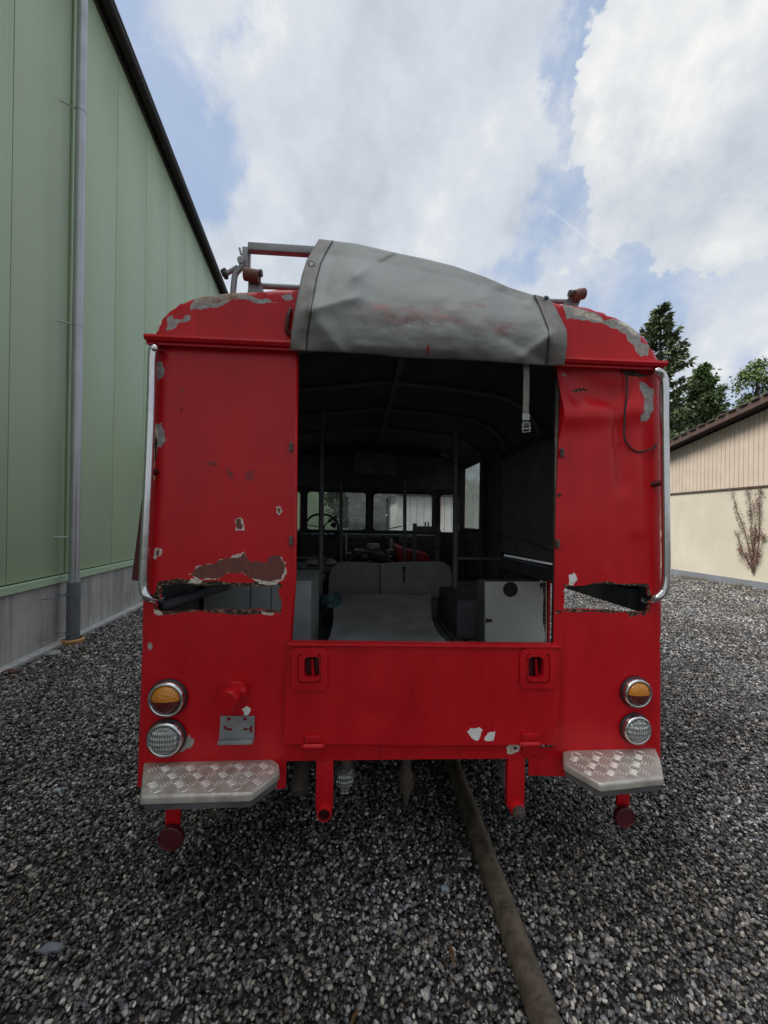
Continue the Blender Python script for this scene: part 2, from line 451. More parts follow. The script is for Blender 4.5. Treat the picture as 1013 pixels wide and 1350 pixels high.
chips += [chip([(732, 804), (760, 803), (800, 803), (840, 802), (856, 803), (850, 813), (846, 808), (832, 814), (825, 807), (790, 807), (744, 806), (735, 809)], 6, 1.8)]
chips += [chip([(745, 489), (750, 490), (750, 493), (746, 493)], 1, .8), chip([(757, 512), (770, 509), (780, 510), (778, 513), (762, 515)], 6, 1.2)]
chips += [chip([(735, 650), (741, 651), (739, 655), (735, 655)], 6, 1)]
bm = B()
def dr(x, z):
    d = 1e9
    if x > XR - 0.2: d = polydist(x, z, redge)
    dd = dent(x + 3, z) + roundoff(d, 0.034)
    a = rp(738, 525); b2 = rp(835, 500); c2 = rp(840, 620)
    def g(p, q, w): return math.exp(-(segdist(x, z, p, q) / w) ** 2)
    dd += 0.026 * g(rp(752, 498), rp(805, 522), 0.07) - 0.022 * g(rp(745, 548), rp(835, 540), 0.045)
    dd += 0.016 * g(rp(815, 540), rp(822, 640), 0.025) - 0.010 * g(rp(838, 500), rp(842, 700), 0.03)
    dd += 0.008 * g(rp(760, 520), rp(765, 540), 0.02)
    return dd
sheet(bm, rout, [rl(slotr)], chips, 0.02, pl3(Y0), dr, 0.004, back_mi=7)
obj('rear_panel', bm, BODYM, bus, smooth=40, label='red rear panel right of the opening, buckled at the top, with a rust-edged slot')

# rounded fascia over the drip rails
arcL = [(204, 456), (205, 443), (209, 430), (220, 415), (238, 402), (262, 393), (300, 388), (345, 385), (400, 382), (470, 378)]
arcR = [(600, 381), (660, 388), (735, 401), (772, 407), (800, 416), (825, 429), (845, 446), (858, 462), (864, 476), (866, 486)]
arcL = ex(arcL, 1.02, True); arcR = ex(arcR, 1.02, True)
fl = rl(arcL) + rl([(470, 440), (391, 440), (391, 462)])
fr = rl(arcR) + rl([(736, 484), (736, 450), (600, 440)])
aL, aR = rl(arcL), rl(arcR)
def chip2(p, m_, a): return chip(ex(p, 1.018, True), m_, a)
chL = [chip2([(255, 415), (257, 403), (268, 393), (300, 390), (328, 391), (336, 396), (352, 399), (367, 404), (350, 406), (335, 402), (322, 400), (306, 402), (296, 408), (280, 409), (268, 413)], 1, 2.4),
       chip2([(258, 404), (268, 393), (300, 390), (318, 391), (322, 397), (300, 401), (285, 403), (268, 408)], 2, 2.4),
       chip2([(224, 440), (225, 424), (232, 421), (243, 426), (250, 420), (256, 421), (254, 427), (244, 429), (236, 437), (230, 439)], 1, 2),
       chip2([(210, 438), (213, 428), (219, 424), (216, 434), (212, 442)], 4, 1.6), chip2([(372, 395), (386, 393), (388, 400), (378, 401)], 1, 1.4)]
chR = [chip2([(738, 408), (760, 411), (783, 418), (792, 428), (800, 425), (818, 424), (836, 435), (838, 452), (850, 461), (848, 473), (834, 470), (825, 456), (816, 444), (800, 437), (780, 430), (762, 427), (742, 426)], 1, 2.6),
       chip2([(752, 411), (780, 419), (790, 429), (770, 424), (752, 420)], 4, 2), chip2([(806, 428), (818, 426), (832, 436), (834, 449), (822, 440)], 4, 2), chip2([(836, 464), (848, 463), (847, 472), (836, 470)], 1, 1.5)]
bm = B()
sheet(bm, fl, [], chL, 0.018, pl3(Y0), lambda x, z: dent(x, z) + roundoff(polydist(x, z, aL), 0.032), 0.004, back_mi=7)
sheet(bm, fr, [], chR, 0.018, pl3(Y0), lambda x, z: dent(x, z) + roundoff(polydist(x, z, aR), 0.032), 0.004, back_mi=7)
obj('roof_fascia', bm, BODYM, bus, smooth=40)

# drip rails
for (a, b, lab) in (((193, 449), (392, 458), 'left'), ((735, 478), (876, 484), 'right')):
    bm = B()
    A = onY(a[0], a[1], Y0 - 0.03); C = onY(b[0], b[1], Y0 - 0.03)
    prof = [(0, 0), (-0.012, -0.002), (-0.020, 0.008), (-0.017, 0.018), (0.02, 0.022), (0.032, 0.022), (0.032, -0.006), (0.0, -0.012)]
    ra = [bm.verts.new(A + Vector((0, p[0], p[1]))) for p in prof]; rb = [bm.verts.new(C + Vector((0, p[0], p[1]))) for p in prof]
    n = len(prof)
    for i in range(n): bm.faces.new((ra[i], ra[(i + 1) % n], rb[(i + 1) % n], rb[i]))
    bm.faces.new(ra[::-1]); bm.faces.new(rb)
    bmesh.ops.recalc_face_normals(bm, faces=bm.faces[:])
    obj('drip_rail', bm, [RED], bus, smooth=50)

# roof skin (outside red, inside black) and side walls, real section along the bus
full = [(XL + 0.008, rp(204, 456)[1])] + aL[1:] + [(rp(530, 367)[0], rp(530, 367)[1])] + aR[:-1] + [(XR - 0.005, rp(866, 486)[1])]
def sweep(sec, y0, y1, nseg, th, taper=None):
    """outer and inner skin of a curved section swept along the bus"""
    bm = B()
    cx = XC; cz = 1.9
    ys = [y0 + (y1 - y0) * i / nseg for i in range(nseg + 1)]
    O, I = [], []
    for y in ys:
        dz = -0.0 if not taper else taper(y)
        O.append([bm.verts.new((x, y, z + dz)) for x, z in sec])
        I.append([bm.verts.new((x - (x - cx) * th / 1.0, y, z - th + dz)) for x, z in sec])
    for i in range(nseg):
        for k in range(len(sec) - 1):
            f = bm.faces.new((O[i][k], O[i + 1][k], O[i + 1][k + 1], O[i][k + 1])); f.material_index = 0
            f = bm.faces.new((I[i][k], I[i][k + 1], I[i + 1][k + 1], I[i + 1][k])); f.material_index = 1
    for k in range(len(sec) - 1):
        for i in (0, nseg):
            f = bm.faces.new((O[i][k], O[i][k + 1], I[i][k + 1], I[i][k])); f.material_index = 1
    for i in range(nseg):
        for k in (0, len(sec) - 1):
            f = bm.faces.new((O[i][k], O[i + 1][k], I[i + 1][k], I[i][k])); f.material_index = 1
    bmesh.ops.recalc_face_normals(bm, faces=bm.faces[:])
    return bm
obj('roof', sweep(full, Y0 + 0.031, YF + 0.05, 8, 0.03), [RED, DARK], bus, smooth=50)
ZT = rp(866, 486)[1]                # wall top
def ribsec(y, r, off):
    return [(x - (x - XC) * off, y, z - off) for x, z in full]
for y in (1.95, 2.5, 3.1, 3.7):
    bm = B(); tube(bm, smoothpath(ribsec(y, 0, 0.045), 3), 0.016, 8)
    obj('roof_rib', bm, DGREY, bus, smooth=True)
bm = B(); box(bm, (XC, 2.9, rp(527, 374)[1] - 0.055), (0.03, 2.6, 0.012)); obj('roof_batten', bm, DGREY, bus)

# side walls: planes x = const, sheet in (y, z)
WR = XR - 0.012; WL = XL + 0.012
def wall3(X): return lambda y, z: Vector((X, y, z))
zl = onX(760, 780, WR).z            # top line of the lower locker opening
ho = [(1.60, 0.66), (2.56, 0.66), (2.56, zl), (1.60, zl)]
wA = onX(609, 614, WR); wB = onX(637, 700, WR)
win = roundrect(wB.y, onX(637, 699, WR).z, wA.y, onX(609, 622, WR).z + 0.02, 0.06)
sl0 = onX(733, 745.5, WR); sl1 = onX(664, 733, WR)
slit = [(2.18, sl0.z), (sl1.y, sl1.z), (sl1.y, sl1.z + 0.016), (2.18, sl0.z + 0.013)]
bm = B()
sheet(bm, [(Y0 + 0.035, 0.5), (2.2, 0.5), (2.3, 0.40), (4.42, 0.40), (4.42, ZT), (Y0 + 0.035, ZT)], [ho, win, slit], [], to3=wall3(WR), thick=-0.006, tdir=Vector((-1, 0, 0)), flat=True, back_mi=0, mi=1)  # both walls reach lower forward of the tail, to block light underneath
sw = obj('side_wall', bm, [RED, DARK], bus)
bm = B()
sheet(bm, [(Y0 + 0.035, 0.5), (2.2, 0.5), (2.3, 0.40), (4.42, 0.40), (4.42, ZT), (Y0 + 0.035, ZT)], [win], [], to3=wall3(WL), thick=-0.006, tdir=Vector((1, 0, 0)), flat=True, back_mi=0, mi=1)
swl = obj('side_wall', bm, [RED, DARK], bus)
for X, sgn in ((WR - 0.004, -1), (WL + 0.004, 1)):
    bm = B()
    sheet(bm, win, [], [], to3=wall3(X), thick=0.004, tdir=Vector((1, 0, 0)), flat=True)
    obj('side_window', bm, SGLASS, bus)
    bm = B()
    p = [Vector((X - 0.0 + sgn * 0.012, y, z)) for y, z in win]
    tube(bm, p + [p[0]], 0.014, 8); obj('window_frame', bm, BLACK, bus, smooth=True)
# grey canvas-like lining panel behind the right rear side, above the light slit
bm = B()
box2(bm, (WR - 0.03, 2.14, sl0.z + 0.02), (WR - 0.012, sl1.y + 0.01, ZT - 0.1), bev=0.004); obj('lining_panel', bm, DGREY, bus)
bm = B()
box2(bm, (WR - 0.05, 1.62, sl0.z - 0.11), (WR - 0.008, 3.3, sl0.z - 0.02), bev=0.006); obj('wall_rail', bm, DARK, bus)
bm = B()
box2(bm, (WR - 0.06, sl1.y + 0.03, 0.75), (WR - 0.01, sl1.y + 0.10, ZT), bev=0.006)
box2(bm, (WR - 0.05, wB.y - 0.07, 0.75), (WR - 0.01, wB.y - 0.015, ZT), bev=0.006); obj('wall_post', bm, DARK, bus)

# front with two windscreen panes, and angled corner panes
fz0, fz1 = 0.55, rp(530, 367)[1] - 0.03
g1 = roundrect(*rp(404, 699, YF), *rp(484, 648.5, YF), 0.05)
g2 = roundrect(*rp(491, 700, YF), *rp(571, 651, YF), 0.05)
xf0 = rp(398, 690, YF)[0]; xf1 = rp(576, 690, YF)[0]
bm = B()
top = [(x, z - 0.03) for x, z in full if xf0 < x < xf1]
sheet(bm, [(xf0, fz0), (xf1, fz0)] + [(xf1, top[-1][1])] + top[::-1] + [(xf0, top[0][1])], [g1, g2], [], to3=pl3(YF), thick=0.03, flat=True, back_mi=0, mi=1)
obj('front_panel', bm, [RED, DARK], bus)
for g in (g1, g2):
    bm = B(); sheet(bm, g, [], [], to3=pl3(YF + 0.012), thick=0.004, flat=True); ws = obj('windscreen', bm, GLASS, bus)
    bm = B(); p = [Vector((x, YF - 0.004, z)) for x, z in g]; tube(bm, p + [p[0]], 0.012, 8); obj('rubber_seal', bm, BLACK, ws, smooth=True)
    a = Vector((sum(q[0] for q in g) / len(g) + (0.05 if g is g1 else -0.05), YF + 0.05, min(q[1] for q in g) - 0.01))
    bm = B(); tube(bm, [a, a + Vector((0.28 if g is g1 else -0.28, 0.0, 0.03))], 0.008, 6); tube(bm, [a + Vector((-.1, 0, .04)), a + Vector((.3 if g is g1 else .05, 0, .075))], 0.008, 6); obj('wiper', bm, BLACK, bus)
for (xa, xb, s) in ((WR, xf1, 1), (WL, xf0, -1)):
    d = Vector((xb - xa, YF - 4.42, 0)); L = d.length; d.normalize(); n = Vector((d.y, -d.x, 0)) * s
    o3 = lambda u, z, xa=xa, d=d: Vector((xa, 4.42, 0)) + d * u + Vector((0, 0, z))
    hole = roundrect(L * 0.2, g2[0][1] - 0.0, L * 0.86, max(q[1] for q in g2) - 0.02, 0.03)
    bm = B(); sheet(bm, [(0, fz0), (L, fz0), (L, (top[-1][1] if s == 1 else top[0][1]) - 0.01), (0, ZT - 0.01)], [hole], [], to3=o3, thick=0.012, tdir=-n, flat=True, mi=0, back_mi=1)
    obj('corner_panel', bm, [RED, DARK], bus)
    bm = B(); sheet(bm, hole, [], [], to3=lambda u, z, o3=o3, n=n: o3(u, z) - n * 0.004, thick=0.004, tdir=-n, flat=True); obj('corner_window', bm, GLASS, bus)
# header board and hatch over the windscreen
bm = B(); box2(bm, (WL + 0.05, YF - 0.16, rp(490, 643, YF - 0.16)[1]), (WR - 0.05, YF - 0.10, rp(490, 600, YF - 0.16)[1]), bev=0.01); obj('header_board', bm, DARK, bus)
bm = B(); a = onY(467, 624, 3.9); b = onY(522, 597, 3.9); box2(bm, a, b + Vector((0, 0.03, 0)), bev=0.008); obj('roof_locker', bm, DGREY, bus)

# floor, chassis and wheels
ZF = 0.72
bm = B(); box2(bm, (WL + 0.008, Y0 + 0.06, ZF - 0.05), (WR - 0.008, YF - 0.02, ZF)); obj('floor', bm, DARK, bus)
bm = B()
for i in range(7):
    x = 0.30 + 0.085 * i
    box2(bm, (x, 1.7, ZF + 0.001), (x + 0.06, 3.2, ZF + 0.022), bev=0.004)
obj('floor_slats', bm, DGREY, bus)
bm = B()
for x in (XC - 0.42, XC + 0.42): box2(bm, (x - 0.04, Y0 + 0.1, 0.52), (x + 0.04, YF, ZF - 0.05))
for y in (1.75, 3.0, 4.2): box2(bm, (XC - 0.38, y, 0.54), (XC + 0.38, y + 0.08, ZF - 0.06))
obj('chassis_frame', bm, UNDER, bus)
for y in (2.75, 4.15):
    bm = B(); tube(bm, [(XC - 0.7, y, 0.38), (XC - 0.15, y, 0.38), (XC - 0.1, y, 0.38), (XC + 0.1, y, 0.38), (XC + 0.15, y, 0.38), (XC + 0.7, y, 0.38)], [0.05, 0.05, 0.13, 0.13, 0.05, 0.05], 12)
    obj('axle', bm, UNDER, bus, smooth=True)
for y in (2.75, 4.15):
    for sx in (-1, 1):
        c = (XC + sx * 0.74, y, 0.38)
        bm = B(); lathe(bm, [(0.19, -0.09), (0.33, -0.10), (0.37, -0.08), (0.38, 0), (0.37, 0.08), (0.33, 0.10), (0.19, 0.09), (0.19, -0.09)], c, (1, 0, 0), 32)
        w = obj('wheel', bm, BLACK, bus, smooth=40)
        bm = B(); lathe(bm, [(0, sx * 0.04), (0.08, sx * 0.05), (0.15, sx * 0.03), (0.19, sx * 0.09), (0.189, -sx * 0.09), (0, -sx * 0.06)], c, (1, 0, 0), 24); obj('rim', bm, RED, w, smooth=40)

# tailgate, standing 25 mm proud
YT = Y0 - 0.027
tout = rl([(380, 851), (560, 852), (738, 854), (736, 982), (560, 982), (374, 981)], YT)
h1 = rl(roundrect(402, 866, 421, 893, 6), YT); h2 = rl(roundrect(697, 866, 716, 894, 6), YT)
tch = [chip([(616, 965), (620, 960), (632, 959), (637, 963), (633, 972), (629, 977), (622, 973)], 5, 1.2, YT), chip([(638, 976), (643, 967), (653, 964), (651, 976), (645, 977)], 5, 1.2, YT),
       chip([(650, 852), (670, 852.5), (669, 854.5), (652, 854)], 1, .5, YT)]
bm = B()
def dt(x, z):
    def g(px, py, w): a = rp(px, py, YT); return math.exp(-((x - a[0]) ** 2 + (z - a[1]) ** 2) / w ** 2)
    return dent(x + 7, z, 0.7) + 0.008 * g(490, 940, 0.05) - 0.004 * g(560, 900, 0.2)
sheet(bm, tout, [h1, h2], tch, 0.025, pl3(YT), dt, 0.022, back_mi=7)
tg = obj('tailgate', bm, BODYM, bus, smooth=40)
bm = B(); a = onY(380, 850.5, YT); b = onY(738, 853.5, YT)
rot = Vector((b.x - a.x, 0, b.z - a.z)); ang = math.atan2(rot.z, rot.x)
box(bm, (a + b) / 2 + Vector((0, 0.012, 0.004)), (rot.length, 0.046, 0.012), rot=Matrix.Rotation(-ang, 3, 'Y'), bev=0.003); obj('top_lip', bm, RED, tg, smooth=40)
for (x0, x1) in ((384, 432), (686, 734)):
    c0, c1 = (402, 421) if x0 < 500 else (697, 716)
    bm = B()
    sheet(bm, rl(roundrect(x0, 854 + (x0 > 500) * 1, x1, 910 - (x0 > 500) * 2, 9), YT - 0.008), [rl(roundrect(x0 + 9, 862, x1 - 9, 900, 3), YT - 0.008)], [], to3=pl3(YT - 0.008), thick=0.0065, flat=True)
    sheet(bm, rl(roundrect(x0 + 10, 863, x1 - 10, 899, 6), YT - 0.014), [rl(roundrect(c0 - 1, 866, c1 + 1, 894, 6), YT - 0.014)], [], to3=pl3(YT - 0.014), thick=0.0125, flat=True)
    hd = obj('pull_handle', bm, RED, tg, smooth=30)
    bm = B()
    a = onY(c0 - 3, 897, YT); b = onY(c1 + 3, 863, YT)
    box2(bm, (a.x, YT + 0.036, a.z), (b.x, YT + 0.040, b.z)); 
    for (p, q) in (((a.x, a.z), (a.x + .004, b.z)), ((b.x - .004, a.z), (b.x, b.z))): box2(bm, (p[0], YT + 0.024, p[1]), (q[0], YT + 0.036, q[1]))
    obj('handle_cup', bm, DRED, hd)
    bm = B(); tube(bm, [onY((c0 + c1) / 2, 868, YT + 0.02), onY((c0 + c1) / 2 + 2, 891, YT + 0.02)], 0.006, 8); obj('grip_bar', bm, RED, hd)
# sill under the tailgate
bm = B()
sheet(bm, rl([(374, 979), (700, 979), (700, 1000), (560, 1001), (374, 1003)], Y0 - 0.006), [], [chip([(668, 987), (672, 981), (680, 980), (686, 984), (684, 991), (676, 994), (669, 993)], 4, 1.5, Y0 - 0.006), chip([(677, 985), (681, 984), (682, 988), (678, 989)], 6, .8, Y0 - 0.006)], 0.03, pl3(Y0 - 0.006), lambda x, z: dent(x, z, 0.5), 0.04, back_mi=7)
obj('rear_sill', bm, BODYM, bus, smooth=40)
for (hx, hy) in ((413, 976), (699, 973)):
    bm = B()
    a = onY(hx - 11, hy + 10, YT - 0.004); b = onY(hx + 11, hy - 7, YT - 0.004)
    box2(bm, (a.x, YT - 0.010, a.z + 0.02), (b.x, YT - 0.001, b.z), bev=0.002)
    c = onY(hx, hy + 8, YT - 0.006)
    tube(bm, [c + Vector((-0.042, 0, 0)), c + Vector((-0.034, 0, 0)), c + Vector((-0.033, 0, 0)), c + Vector((0.033, 0, 0)), c + Vector((0.034, 0, 0)), c + Vector((0.042, 0, 0))], [0.006, 0.009, 0.012, 0.012, 0.009, 0.006], 10)
    d = onY(hx, hy + 17, Y0 - 0.01); box(bm, d, (0.065, 0.006, 0.036), bev=0.002)
    obj('hinge', bm, RED, tg, smooth=40)
# small latch catches on the opening edges
for (px, py) in ((384, 589), (384, 713), (741, 597), (735, 717)):
    bm = B(); c = onY(px, py, Y0 - 0.006)
    box(bm, c, (0.014, 0.008, 0.036), bev=0.003); tube(bm, [c + Vector((0, -0.002, 0.008)), c + Vector((0, -0.012, 0.008))], 0.006, 8); tube(bm, [c + Vector((0, -0.002, -0.008)), c + Vector((0, -0.012, -0.008))], 0.006, 8)
    obj('latch_catch', bm, DSTEEL, bus)
# opening edge trims
bm = B(); tube(bm, [onY(391.5, 457, Y0 + 0.008), onY(388.5, 765, Y0 + 0.008), onY(382.5, 851, Y0 + 0.008)], 0.008, 8); obj('opening_edge', bm, RED, bus, smooth=True)
bm = B(); tube(bm, [onY(735.5, 490, Y0 + 0.03), onY(730, 851, Y0 + 0.03)], 0.010, 8); obj('opening_edge', bm, DSTEEL, bus, smooth=True)

# lamps
def lamp(px, py, r, kind):
    c = onY(px, py, Y0 - 0.022); c.y = Y0 - 0.003
    bm = B(); lathe(bm, [(0, 0), (r * 1.05, 0), (r * 1.08, 0.008), (r * 1.02, 0.014), (0, 0.014)], c, n=32)
    root = obj('tail_light' if kind == 'tail' else 'reversing_light', bm, BLACK, bus, smooth=40)
    bm = B(); lathe(bm, [(r * 1.0, 0.012), (r * 1.0, 0.018), (r * 0.95, 0.027), (r * 0.86, 0.031), (r * 0.79, 0.027), (r * 0.77, 0.018)], c, n=36); obj('chrome_rim', bm, CHROME, root, smooth=True)
    prof = [(r * 0.78, 0.019), (r * 0.75, 0.029), (r * 0.62, 0.036), (r * 0.35, 0.041), (0, 0.043)]
    if kind == 'tail':
        for nm, M, s in (('amber_lens', AMBER, 1), ('red_lens', REDL, -1)):
            bm = B(); lathe(bm, prof, c, n=40)
            z0 = c.z - 0.002
            bmesh.ops.bisect_plane(bm, geom=bm.verts[:] + bm.edges[:] + bm.faces[:], plane_co=(0, 0, z0 + s * 0.0006), plane_no=(0, 0, -s), clear_outer=True)
            obj(nm, bm, M, root, smooth=True)
    else:
        bm = B(); lathe(bm, prof, c, n=40); obj('clear_lens', bm, CLEAR, root, smooth=True)
lamp(219.5, 922, 0.066, 'tail'); lamp(217.5, 975, 0.066, 'clear'); lamp(841, 914, 0.059, 'tail'); lamp(840.5, 962.5, 0.059, 'clear')

# trailer socket, plate bracket
bm = B(); c = onY(313, 910, Y0)
lathe(bm, [(0.040, 0.0), (0.040, 0.012), (0.034, 0.014), (0.034, 0.05), (0.038, 0.052), (0.038, 0.078), (0.034, 0.084), (0, 0.085)], c, (-0.12, -1, -0.05), 24)
box(bm, c + Vector((0.022, -0.03, 0.006)), (0.05, 0.03, 0.04), bev=0.012)
obj('trailer_socket', bm, RED, bus, smooth=40)
YP = Y0 - 0.012
bm = B()
sheet(bm, rl([(291, 944), (336, 944), (335, 977), (289, 977)], YP), [rl([(300, 946), (304, 946), (304, 950), (300, 950)], YP), rl([(321, 946), (325, 946), (325, 950), (321, 950)], YP), rl([(295, 957), (299, 957), (299, 960), (306, 960), (306, 963), (299, 963), (299, 966), (295, 966)], YP), rl([(330, 957), (333, 957), (333, 966), (330, 966), (330, 963), (321, 963), (321, 960), (330, 960)], YP)], [], to3=pl3(YP), thick=0.003, flat=True)
a = onY(289, 979, YP); b = onY(335, 973, YP); box2(bm, (a.x, YP - 0.02, a.z), (b.x, YP - 0.0005, b.z), bev=0.003)
for px in (297, 328): box(bm, onY(px, 963, YP + 0.006), (0.012, 0.014, 0.012))
obj('plate_bracket', bm, GALV, bus, smooth=30)
# wire hanging on the right panel
bm = B(); tube(bm, smoothpath([onY(818, 488, Y0 - 0.006), onY(826, 494, Y0 - 0.012), onY(826, 520, Y0 - 0.012), onY(823, 560, Y0 - 0.010), onY(825, 582, Y0 - 0.012), onY(840, 595, Y0 - 0.012), onY(858, 592, Y0 - 0.010), onY(866, 585, Y0 - 0.0)], 6), 0.0035, 6); obj('loose_wire', bm, BLACK, bus, smooth=True)
# chrome grab rails
bm = B(); Yg = Y0 - 0.035
tube(bm, smoothpath([onY(212, 458, Y0 + 0.01), onY(205, 459, Yg), onY(201.5, 468, Yg), onY(200, 520, Yg), onY(197, 600, Yg), onY(192.5, 700, Yg), onY(189.5, 760, Yg), onY(190, 777, Yg), onY(195, 787, Yg), onY(205, 791, Y0 - 0.01), onY(211, 790, Y0 + 0.02)], 6), 0.0155, 14)
gr = obj('grab_rail', bm, CHROME, bus, smooth=True)
bm = B(); tube(bm, [onY(197, 622, Yg), onY(209, 622, Y0 + 0.01)], 0.012, 10); obj('rail_standoff', bm, DRED, gr, smooth=40)
bm = B()
tube(bm, smoothpath([onY(858, 488, Y0 + 0.01), onY(866, 489, Yg), onY(873, 495, Yg), onY(876, 508, Yg), onY(876.5, 560, Yg), onY(877.5, 650, Yg), onY(878.5, 740, Yg), onY(878, 765, Yg), onY(874, 780, Yg), onY(866, 788, Yg), onY(856, 791, Y0 - 0.01), onY(850, 790, Y0 + 0.02)], 6), 0.0155, 14)
gr = obj('grab_rail', bm, CHROME, bus, smooth=True)
bm = B(); tube(bm, [onY(876, 636, Yg), onY(858, 639, Y0 + 0.01)], [0.010, 0.013], 10); obj('rail_standoff', bm, DRED, gr, smooth=40)

# chequer-plate steps
def step_plate(pts, zs, lab):
    P = [onZ(a, b, zs) for a, b in pts]
    base = [(p.x, p.y) for p in P]
    bm = B()
    th = 0.026
    tv = [bm.verts.new((x, y, zs)) for x, y in base]; bv = [bm.verts.new((x, y, zs - th)) for x, y in base]
    n = len(base)
    bm.faces.new(tv); bm.faces.new(bv[::-1])
    for i in range(n): bm.faces.new((tv[i], bv[i], bv[(i + 1) % n], tv[(i + 1) % n]))
    bmesh.ops.recalc_face_normals(bm, faces=bm.faces[:])
    es = [e for e in bm.edges if (e.verts[0] in tv and e.verts[1] in tv) or (e.verts[0] in tv) != (e.verts[1] in tv)]
    bmesh.ops.bevel(bm, geom=es, offset=0.009, segments=3, affect='EDGES', profile=0.5)
    pit = 0.044
    x0, x1 = min(p[0] for p in base), max(p[0] for p in base); y0, y1 = min(p[1] for p in base), max(p[1] for p in base)
    for i in range(int((x1 - x0) / pit) + 2):
        for j in range(int((y1 - y0) / pit) + 2):
            gx = x0 + (i + 0.3) * pit; gy = y0 + (j + 0.35) * pit
            s = 1 if (i + j) % 2 else -1
            a = s * PI / 4; dx, dy = math.cos(a), math.sin(a); nx, ny = -dy, dx
            for k in (-1.5, -.5, .5, 1.5):
                cx, cy = gx + nx * k * 0.0098, gy + ny * k * 0.0098
                hl, hw, hh = 0.0165, 0.0030, 0.0013
                ends = [(cx + dx * hl * q, cy + dy * hl * q) for q in (-1, 1)]
                if not all(inpoly(ex, ey, base) and polydist(ex, ey, base, True) > 0.010 for ex, ey in ends): continue
                q0 = [bm.verts.new((cx + dx * hl * u + nx * hw * w, cy + dy * hl * u + ny * hw * w, zs - 0.0005)) for u, w in ((-1, 0), (-.5, -1), (.5, -1), (1, 0), (.5, 1), (-.5, 1))]
                q1 = [bm.verts.new((cx + dx * hl * u * .8 + nx * hw * w * .45, cy + dy * hl * u * .8 + ny * hw * w * .45, zs + hh)) for u, w in ((-.8, 0), (-.5, -1), (.5, -1), (.8, 0), (.5, 1), (-.5, 1))]
                bm.faces.new(q1).material_index = 1
                for t in range(6): bm.faces.new((q0[t], q0[(t + 1) % 6], q1[(t + 1) % 6], q1[t])).material_index = 1
    for (u, v) in ((.1, .35), (.45, .3), (.75, .45)):
        cx, cy = x0 + (x1 - x0) * u, y0 + (y1 - y0) * v
        if inpoly(cx, cy, base): lathe(bm, [(0.007, 0), (0.006, 0.003), (0, 0.004)], (cx, cy, zs), (0, 0, 1), 10)
    so = obj('step_plate', bm, [ALU, ALUB], bus, smooth=35, label=lab)
    cx = sum(p[0] for p in base) / n; cy = sum(p[1] for p in base) / n
    ins = [(x + (cx - x) * 0.03, y + (cy - y) * 0.05) for x, y in base]
    bm = B(); t2 = [bm.verts.new((x, y, zs - th)) for x, y in ins]; b2 = [bm.verts.new((x + (cx - x) * .03, y + (cy - y) * .08, zs - th - 0.030)) for x, y in ins]
    bm.faces.new(t2); bm.faces.new(b2[::-1])
    for i in range(n): bm.faces.new((t2[i], b2[i], b2[(i + 1) % n], t2[(i + 1) % n]))
    bmesh.ops.recalc_face_normals(bm, faces=bm.faces[:])
    obj('step_skirt', bm, STEEL2, so, smooth=30)
    return so
zs = rp(280, 1003)[1]
step_plate([(190, 1004), (360, 1000), (368, 1006), (369, 1018), (331, 1046), (185, 1050)], zs, 'chequer-plate step under the left lamps')
zs2 = rp(800, 988)[1]
step_plate([(742, 990), (752, 988), (864, 985), (871, 1000), (876, 1025), (792, 1034), (743, 1006)], zs2, 'chequer-plate step under the right lamps')
# step hangers with round dark red discs
for (px, y0, y1, dy, r) in ((228, 1050, 1092, 1103, 0.043), (823, 1030, 1064, 1075, 0.039)):
    Yh = Y0 - 0.06
    bm = B(); a = onY(px, y0, Yh); b = onY(px - 1, y1, Yh)
    box2(bm, (a.x - .026, Yh, b.z), (a.x + .026, Yh + 0.012, a.z), bev=0.003)
    hg = obj('step_bracket', bm, RED, bus, smooth=30)
    bm = B(); c = onY(px - 1, dy, Yh - 0.01)
    lathe(bm, [(0, 0), (r, 0), (r * 1.04, .008), (r, .018), (r * .9, .02), (r * .85, .016), (0, .018)], c + Vector((0, 0.004, 0)), n=28); obj('round_reflector', bm, DRED, hg, smooth=40)
# drop arms with tube ends
for (x0, x1, y0, y1, dk) in ((417, 439, 1000, 1068, 0), (670, 692, 996, 1064, 1)):
    Ya = Y0 - 0.004
    bm = B(); a = onY(x0, y0, Ya); b = onY(x1, y1, Ya)
    box2(bm, (a.x, Ya, b.z), (b.x, Ya + 0.03, a.z), bev=0.004)
    c = onY((x0 + x1) / 2, y1 + 1, Ya)
    lathe(bm, [(0.029, 0.03), (0.030, -0.012), (0.027, -0.022), (0.022, -0.022)], c, (0, 1, 0), 20)
    ar = obj('drop_arm', bm, RED, bus, smooth=35)
    bm = B(); lathe(bm, [(0.022, -0.022), (0.021, 0.01), (0, 0.01)] if not dk else [(0.026, -0.022), (0.025, -0.034), (0.012, -0.037), (0.010, -0.044), (0, -0.044)], c, (0, 1, 0), 16); obj('tube_end', bm, DRED if not dk else DSTEEL, ar, smooth=40)
# exhaust, clear lamp, drain plug below
bm = B(); c = onY(395, 1042, Y0 + 0.12); lathe(bm, [(0.030, 0.3), (0.036, 0.02), (0.036, 0.0), (0.031, 0.0), (0.03, 0.1), (0, 0.1)], c + Vector((0, -0.02, 0)), (0.02, 0.75, 0.66), 18); obj('exhaust_pipe', bm, UNDER, bus, smooth=40)
bm = B(); c = onY(455, 1022, Y0 + 0.10); lathe(bm, [(0, 0.05), (0.034, 0.035), (0.044, 0.0), (0.040, -0.02), (0, -0.025)], c, (0, -1, -0.1), 20); box(bm, c + Vector((0, -0.01, -0.05)), (0.035, 0.03, 0.03), bev=0.006); wl = obj('work_light', bm, CLEAR, bus, smooth=40)
bm = B(); tube(bm, [c + Vector((0, 0.02, 0.03)), c + Vector((0, 0.04, 0.12))], 0.03, 12); obj('lamp_socket', bm, DSTEEL, wl, smooth=40)
